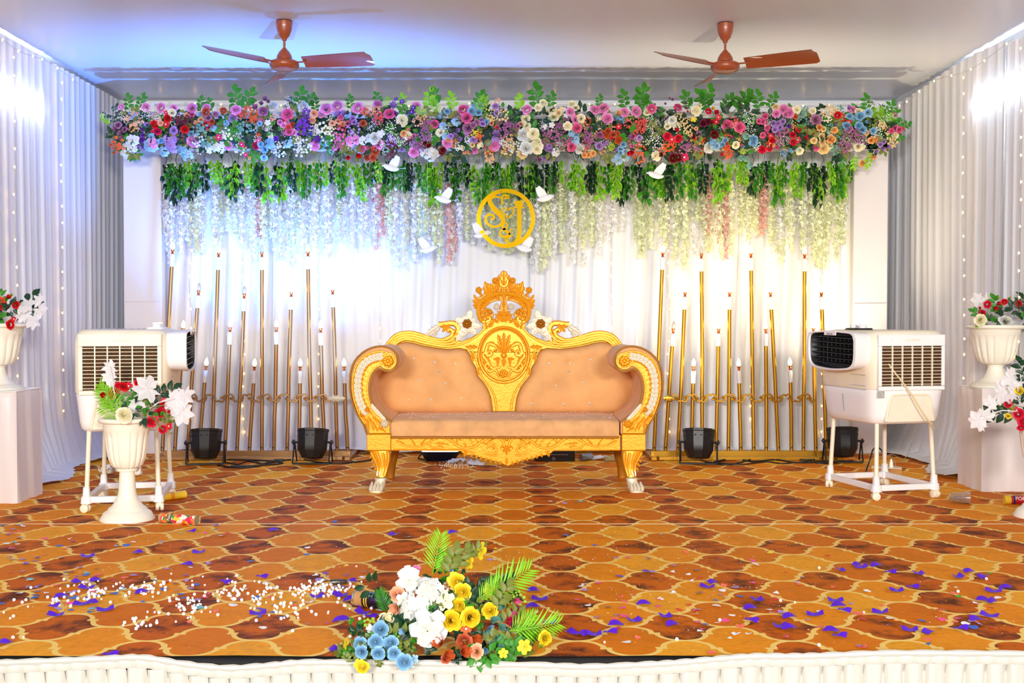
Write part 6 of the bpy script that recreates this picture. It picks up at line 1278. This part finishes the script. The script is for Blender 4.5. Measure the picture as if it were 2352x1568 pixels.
for i, (x, a, c) in enumerate(((-.02, 40, 'magenta'), (.0, 75, 'violet'), (.018, 50, 'teal'), (-.05, 60, 'purple'), (-.035, 25, 'pink'), (.02, 20, 'blue'), (-.005, 10, 'magenta'))):
    M = Matrix.Rotation(R(-a-180 if False else a+90), 4, 'X') @ Matrix.Translation((x, 0, .0318))
    M = Matrix.Rotation(R(-a), 4, 'X') @ Matrix.Translation((x, 0, .0318))
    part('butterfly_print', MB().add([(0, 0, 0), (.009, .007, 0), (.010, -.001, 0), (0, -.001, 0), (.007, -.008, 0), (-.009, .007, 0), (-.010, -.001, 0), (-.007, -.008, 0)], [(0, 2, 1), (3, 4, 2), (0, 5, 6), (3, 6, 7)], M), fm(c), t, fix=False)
mb = MB().tube([tuple(G(758, 1337, .012)), tuple(G(775, 1336, .013)), tuple(G(796, 1335, .011))], [.012, .012, .010], 12); solo('popper_base', mb, mat('grey_striped_foil', (120, 118, 112), .3, .7, noise=.7, nscale=90), 'small grey foil popper base lying behind the black popper', 'popper base')
g = G(2210, 1158); t = thing('plastic_cup', 'clear plastic cup lying on its side near the satin pedestal', 'cup', (g.x, g.y+.03, .036), R(-12))
CLR = mat('clear_plastic', (250, 250, 250), .08, trans=.92)
part('cup_wall', MB().grid([[(x, math.cos(2*math.pi*k/24)*r_, math.sin(2*math.pi*k/24)*r_) for k in range(24)] for x, r_ in ((-.055, .001), (-.055, .026), (-.0, .031), (.05, .036), (.054, .037), (.054, .034), (0, .0295), (-.053, .0245), (-.053, .001))], close=True), CLR, t)
t = thing('extension_board', 'wooden extension board with white top and plugs under the cooler', 'extension board', (2.70, 8.05, 0), R(-18))
WOODB = mat('varnished_wood', (190, 130, 40), .4, noise=.2, nscale=20)
part('box', MB().box((0, 0, .032), (.10, .05, .032)), WOODB, t, bev=.002); part('top_plate', MB().box((0, 0, .066), (.10, .05, .002)), CREAMP, t, bev=.001)
part('plug', MB().loft([(.03, 0, .068, .016, .014), (.03, 0, .10, .012, .011), (.03, 0, .125, .006, .006)], n=12), CREAMP, t)
part('black_plug', MB().tube([(-.01, -.01, .075), (-.012, -.01, .13), (-.012, -.01, .15)], [.010, .011, .006], 10), BLACKP, t)
part('plug_wire', MB().tube(spline([(-.012, -.01, .15), (-.05, -.01, .20), (-.09, -.015, .19), (-.11, -.02, .12), (-.13, -.03, .06), (-.145, -.04, .012)], 5), .005, 7), CABLE, t)
for q in (((-.01, 0, .15), (.03, 0, .14), (.06, .01, .10), (.05, .01, .07)), ((-.01, 0, .15), (-.06, -.02, .12), (-.13, -.03, .10), (-.14, -.04, .04)), ((0, 0, .15), (.04, .0, .155), (.09, .02, .13), (.10, .04, .1), (.14, .05, .16), (.17, .08, .24))):
    part('thin_wire', MB().tube(spline(q, 5), .0018, 5), GRY, t)
# small carton bits beside the cooler stand at the curtain foot
crumple((P(180, 1085, 7.6).x, 8.15, 0), .05, 'carton_scrap', 'cream carton scrap by the curtain foot behind the cooler stand', CREAMP, 11, (1, .6, 1.4), 'scrap')
crumple((P(312, 1090, 8.1).x, 8.1, 0), .045, 'carton_scrap', 'small torn cream scrap under the cooler behind the urn stem', CREAMP, 12, (1, .6, .9), 'scrap')
# ================================================================ STRING LIGHTS
WIRE = mat('pale_wire', (190, 185, 175), .5); FAIRY = mat('lit_fairy_bulb', (255, 190, 84), .3, emit=14)
fb_me = MB().ball((0, 0, 0), .0062, 8, 6, (1, 1, 1.35)).mesh('bulb', FAIRY)
def string(pts, bulbs, label, grp='fairy light strings on the curtains'):
    q = spline(pts, 6); t = thing('fairy_lights', label, 'string lights', tuple(q[0]), group=grp); O = q[0]
    part('wire', MB().tube([p-O for p in q], .0018, 4), WIRE, t)
    for i in range(bulbs):
        p = q[min(len(q)-1, int((i+.5)/bulbs*len(q)))]; put('bulb', fb_me, t, loc=p-O+Vector((0, -.012, 0)))
    return t
def vstring(x_at, y_at, z0, z1, bulbs, label, n=7):
    string([(x_at+rnd.uniform(-.012, .012), y_at+rnd.uniform(-.01, .01), z0+(z1-z0)*i/n) for i in range(n+1)], bulbs, label)
def wallx(px, Y): return P(px, 500, Y).x
# side wall strings
xw = XL+.12
for px, lab_ in ((38, 'white leaf urn'), (147, 'cooler tops the view')):
    Y = xw*F/(px-CX); vstring(xw, Y, ZC-.12, .35, 17, 'fairy light string hanging down the side curtain above the '+('partly hidden urn' if px < 100 else 'cooler facing the sofa'))
string([(xw, y, ZC-.10-.02*math.sin(y*5)) for y in (6.2, 6.9, 7.4, 7.9, 8.4, 9.0)], 11, 'fairy light string along the ceiling edge over the curtain by the hidden urn')
xw = XR-.14
for px in (2210, 2340):
    Y = xw*F/(px-CX); vstring(xw, Y, ZC-.14, .5, 17, 'fairy light string hanging down the side curtain '+('just past the satin pedestal urn' if px < 2300 else 'behind the roses of the pedestal urn'))
string([(xw, y, ZC-.13-.03*math.sin(y*4)) for y in (7.6, 8.3, 9.0, 9.6, 10.1)], 9, 'fairy light string along the ceiling edge over the curtain by the pedestal urn')
string([(x, YB-.19, ZC-.06-.03*math.sin(x*2.7+1)**2) for x in [XL+.35+i*.45 for i in range(15)]], 24, 'fairy light string running along the top of the back wall curtain')
for px, lab_ in ((440, 'behind the tall poles beside the cooler'), (560, 'behind the middle of the bronze rack'), (733, 'behind the second stage lamp'), (872, 'beside the sofa back nearer the bronze rack'), (1405, 'beside the sofa back nearer the bright rack'), (1535, 'behind the first bright gold poles'), (1725, 'behind the middle of the bright gold rack'), (1888, 'behind the cooler with knobs')):
    Y = 9.50; x = P(px, 500, Y).x; vstring(x, 9.47, 2.35, .12, 18, 'fairy light string on the backdrop curtain '+lab_)
# ================================================================ CONFETTI
def fzone(px, py):
    if py < 1210: return 'on the carpet around the urn and sofa feet'
    far = py < 1330
    for a, b in ((300, 'before the fluted urn'), (560, 'between the urn and the black popper'), (860, 'around the black popper'), (1300, 'around the flower arrangement'), (1600, 'just beyond the flower arrangement'), (1950, 'before the cooler with knobs')):
        if px < a: return ('on the carpet ' if far else 'near the stage edge ')+b
    return ('on the carpet ' if far else 'near the stage edge ')+'before the satin pedestal past the cooler'
def conf_mesh(kind, m, v):
    r = random.Random(v*13+len(kind)); mb = MB()
    if kind == 'strip':
        L_, W_ = r.uniform(.024, .036), r.uniform(.011, .016); n = 5; c = r.uniform(-1, 1)*.5; rows = []
        for i in range(n+1):
            s_ = i/n*2-1; b_ = c*s_*s_*L_*.5; rows.append([(s_*L_+0, b_-W_, .002+.006*abs(math.sin(s_*1.1+v))), (s_*L_+.004, b_+W_, .004+.014*abs(math.sin(s_*1.3+v*2)))])
        mb.grid(rows)
    elif kind == 'disc': mb.add([(.016*math.cos(a*.5236), .016*math.sin(a*.5236), .0015+.001*math.sin(a)) for a in range(12)], [tuple(range(12))])
    elif kind == 'heart':
        mb.add([(0, -.011, .001), (.008, -.002, .003), (.011, .005, .004), (.006, .010, .003), (0, .006, .001), (-.006, .010, .002), (-.011, .005, .001), (-.008, -.002, .001)], [(0, 1, 2, 3, 4), (0, 4, 5, 6, 7)])
    elif kind == 'flake': mb.add([(-.009, -.006, .001), (.010, -.003, .004), (.003, .009, .001)], [(0, 1, 2)])
    me = mb.mesh(kind, m, 0, False); return me
PUR = mat('violet_foil_strip', (88, 22, 205), .4, .1)
CM_ = {c: mat('confetti_'+c, v, .5) for c, v in {'lavender': (170, 140, 210), 'blue': (50, 100, 200), 'white': (244, 244, 246), 'pink': (240, 80, 150), 'teal': (110, 190, 200), 'coral': (245, 110, 90), 'purple': (100, 70, 190), 'red': (225, 40, 50), 'yellow': (240, 215, 40), 'green': (70, 170, 50)}.items()}
ST = [conf_mesh('strip', PUR, i) for i in range(5)]
strips = [(590, 237), (930, 210), (1290, 68), (520, 410), (640, 400), (580, 450), (410, 510), (360, 575), (370, 635), (620, 550), (550, 560), (955, 480), (1520, 410), (1340, 210), (1265, 290), (710, 600), (1845, 60), (1765, 375), (2290, 500), (2310, 665), (1740, 625), (20, 825), (740, 905)]
strips = [(a/2.94, 1200+b/2.94) for a, b in strips]
strips += [(1350+a/2.347, 1200+b/2.347) for a, b in [(1365, 265), (1450, 235), (1475, 248), (1555, 238), (1630, 275), (1785, 283), (2050, 270), (2000, 300), (2128, 300), (1750, 355), (1665, 375), (2250, 358), (2185, 378), (2130, 425), (2175, 435), (915, 425), (870, 468), (1335, 430), (1350, 455), (1380, 482), (1575, 492), (1080, 515), (1225, 505), (300, 445), (880, 535), (420, 515), (450, 557), (250, 538), (150, 557), (120, 600), (30, 612), (1080, 575), (1040, 570), (1310, 590), (1355, 620), (1735, 588), (1830, 600), (2160, 510), (2090, 530), (2010, 580), (640, 355), (670, 330)]]
strips += [(700+a/3.618, 1200+b/3.618) for a, b in [(735, 110), (1230, 92), (380, 500), (290, 620), (370, 650), (470, 760), (290, 825), (540, 795), (265, 1075), (1895, 575), (1945, 650), (1890, 710), (2030, 845), (2240, 930), (2330, 940), (105, 628), (480, 700)]]
for i, (px, py) in enumerate(strips):
    g = G(px, py); o = put('confetti_strip', ST[i % 5], None, (g.x, g.y, .002), (0, rnd.uniform(-.1, .1), rnd.uniform(-.7, .7)), (1, 1, 1))
    tag(o, 'violet foil strip '+fzone(px, py), 'confetti', 'violet confetti strips')
KM = {}
def scat(n, region, cols, kinds=('disc', 'heart', 'flake')):
    for _ in range(n):
        cx, cy, sx, sy = region[rnd.randrange(len(region))]; px, py = rnd.gauss(cx, sx), rnd.gauss(cy, sy)
        if not (0 < px < 2352 and 1150 < py < 1506): continue
        k = kinds[rnd.randrange(len(kinds))]; c = cols[rnd.randrange(len(cols))]
        if (k, c) not in KM: KM[(k, c)] = conf_mesh(k, CM_[c], 1)
        g = G(px, py); o = put('confetti_'+k, KM[(k, c)], None, (g.x, g.y, .003), (rnd.uniform(-.15, .15), rnd.uniform(-.15, .15), rnd.uniform(0, 6.28)), rnd.uniform(.75, 1.2)*(1 if k == 'disc' else 1.45))
        tag(o, {'disc': 'round ', 'heart': 'heart-shaped ', 'flake': 'three-cornered '}[k]+c+' confetti '+fzone(px, py), 'confetti', c+' '+{'disc': 'round', 'heart': 'heart', 'flake': 'three-cornered'}[k]+' confetti')
left_r = [(120, 1360, 70, 22), (200, 1370, 90, 25), (60, 1250, 60, 60), (300, 1345, 120, 25), (150, 1290, 120, 50), (560, 1370, 100, 30), (450, 1250, 160, 50), (760, 1370, 60, 40)]
scat(210, left_r, ['lavender', 'lavender', 'blue', 'white', 'pink', 'teal', 'purple', 'white', 'blue', 'coral'])
scat(130, [(1750, 1420, 160, 40), (1950, 1430, 180, 40), (2230, 1420, 70, 25), (1600, 1380, 130, 60), (1450, 1350, 120, 60), (1800, 1340, 200, 50)], ['white', 'white', 'lavender', 'pink', 'coral', 'blue', 'red'])
scat(60, [(1300, 1280, 200, 60), (900, 1270, 150, 60), (2000, 1300, 180, 60), (1100, 1150, 250, 15), (450, 1200, 120, 20)], ['white', 'white', 'purple', 'red', 'teal', 'blue', 'yellow', 'green', 'lavender'])
# foam beads
bead = MB().ball((0, 0, .0058), .0066, 8, 6).mesh('foam_bead', WHT)
br = [(225, 1362, 45, 12, 6), (345, 1352, 40, 12, 5), (430, 1395, 30, 12, 6), (600, 1372, 50, 14, 5), (735, 1355, 35, 9, 10), (560, 1350, 80, 20, 3), (640, 1400, 50, 14, 4), (330, 1430, 25, 10, 2), (150, 1375, 40, 14, 3), (60, 1420, 40, 20, 1), (790, 1370, 40, 25, 3), (840, 1410, 30, 25, 1), (500, 1370, 60, 20, 3), (1950, 1400, 250, 40, 1.6), (1500, 1440, 200, 30, 1)]
wt = [b[4] for b in br]; nb = 0; stuff = MB(); one = MB().ball((0, 0, .0045), .0048, 6, 4)
while nb < 430:
    b = rnd.choices(br, wt)[0]; px, py = rnd.gauss(b[0], b[2]), rnd.gauss(b[1], b[3])
    if not (2 < px < 2350 and 1200 < py < 1505): continue
    g = G(px, py); nb += 1
    if nb <= 260: tag(put('foam_bead', bead, None, (g.x, g.y, .0005)), 'small white foam bead lying '+fzone(px, py), 'bead', 'white foam beads scattered on the carpet')
    else: stuff.join(one, Matrix.Translation((g.x, g.y, .0005)))
for _ in range(90):
    px, py = rnd.gauss(1050, 22), rnd.gauss(1066, 5); g = G(px, py); stuff.join(one, Matrix.Translation((g.x, g.y, .0)))
solo('foam_beads', stuff, WHT, 'fine white foam beads strewn in drifts over the carpet', 'beads', kind='stuff', ang=180)
gl = {c: MB() for c in ('white', 'lavender', 'yellow', 'coral')}
for _ in range(1500):
    cx, cy, sx, sy = [(1500, 1360, 200, 60), (1400, 1250, 250, 40), (1100, 1270, 180, 50), (1800, 1300, 250, 70), (350, 1300, 200, 60), (2200, 1420, 80, 20)][rnd.choices(range(6), (6, 3, 2, 2, 2, 1))[0]]
    px, py = rnd.gauss(cx, sx), rnd.gauss(cy, sy)
    if not (2 < px < 2350 and 1130 < py < 1508): continue
    g = G(px, py); s_ = rnd.uniform(.0012, .0045); c = ('white', 'white', 'white', 'lavender', 'yellow', 'coral')[rnd.randrange(6)]
    gl[c].add([(-s_, -s_*.5, 0), (s_, -s_*.4, .0016), (s_*.5, s_, .0)], [(0, 1, 2)], Matrix.Translation((g.x, g.y, .002)) @ Matrix.Rotation(rnd.uniform(0, 6.28), 4, 'Z'))
for c, mb in gl.items(): solo('glitter', mb, CM_[c], 'fine '+c+' glitter sprinkled over the carpet', 'glitter', kind='stuff', ang=0, fix=False)
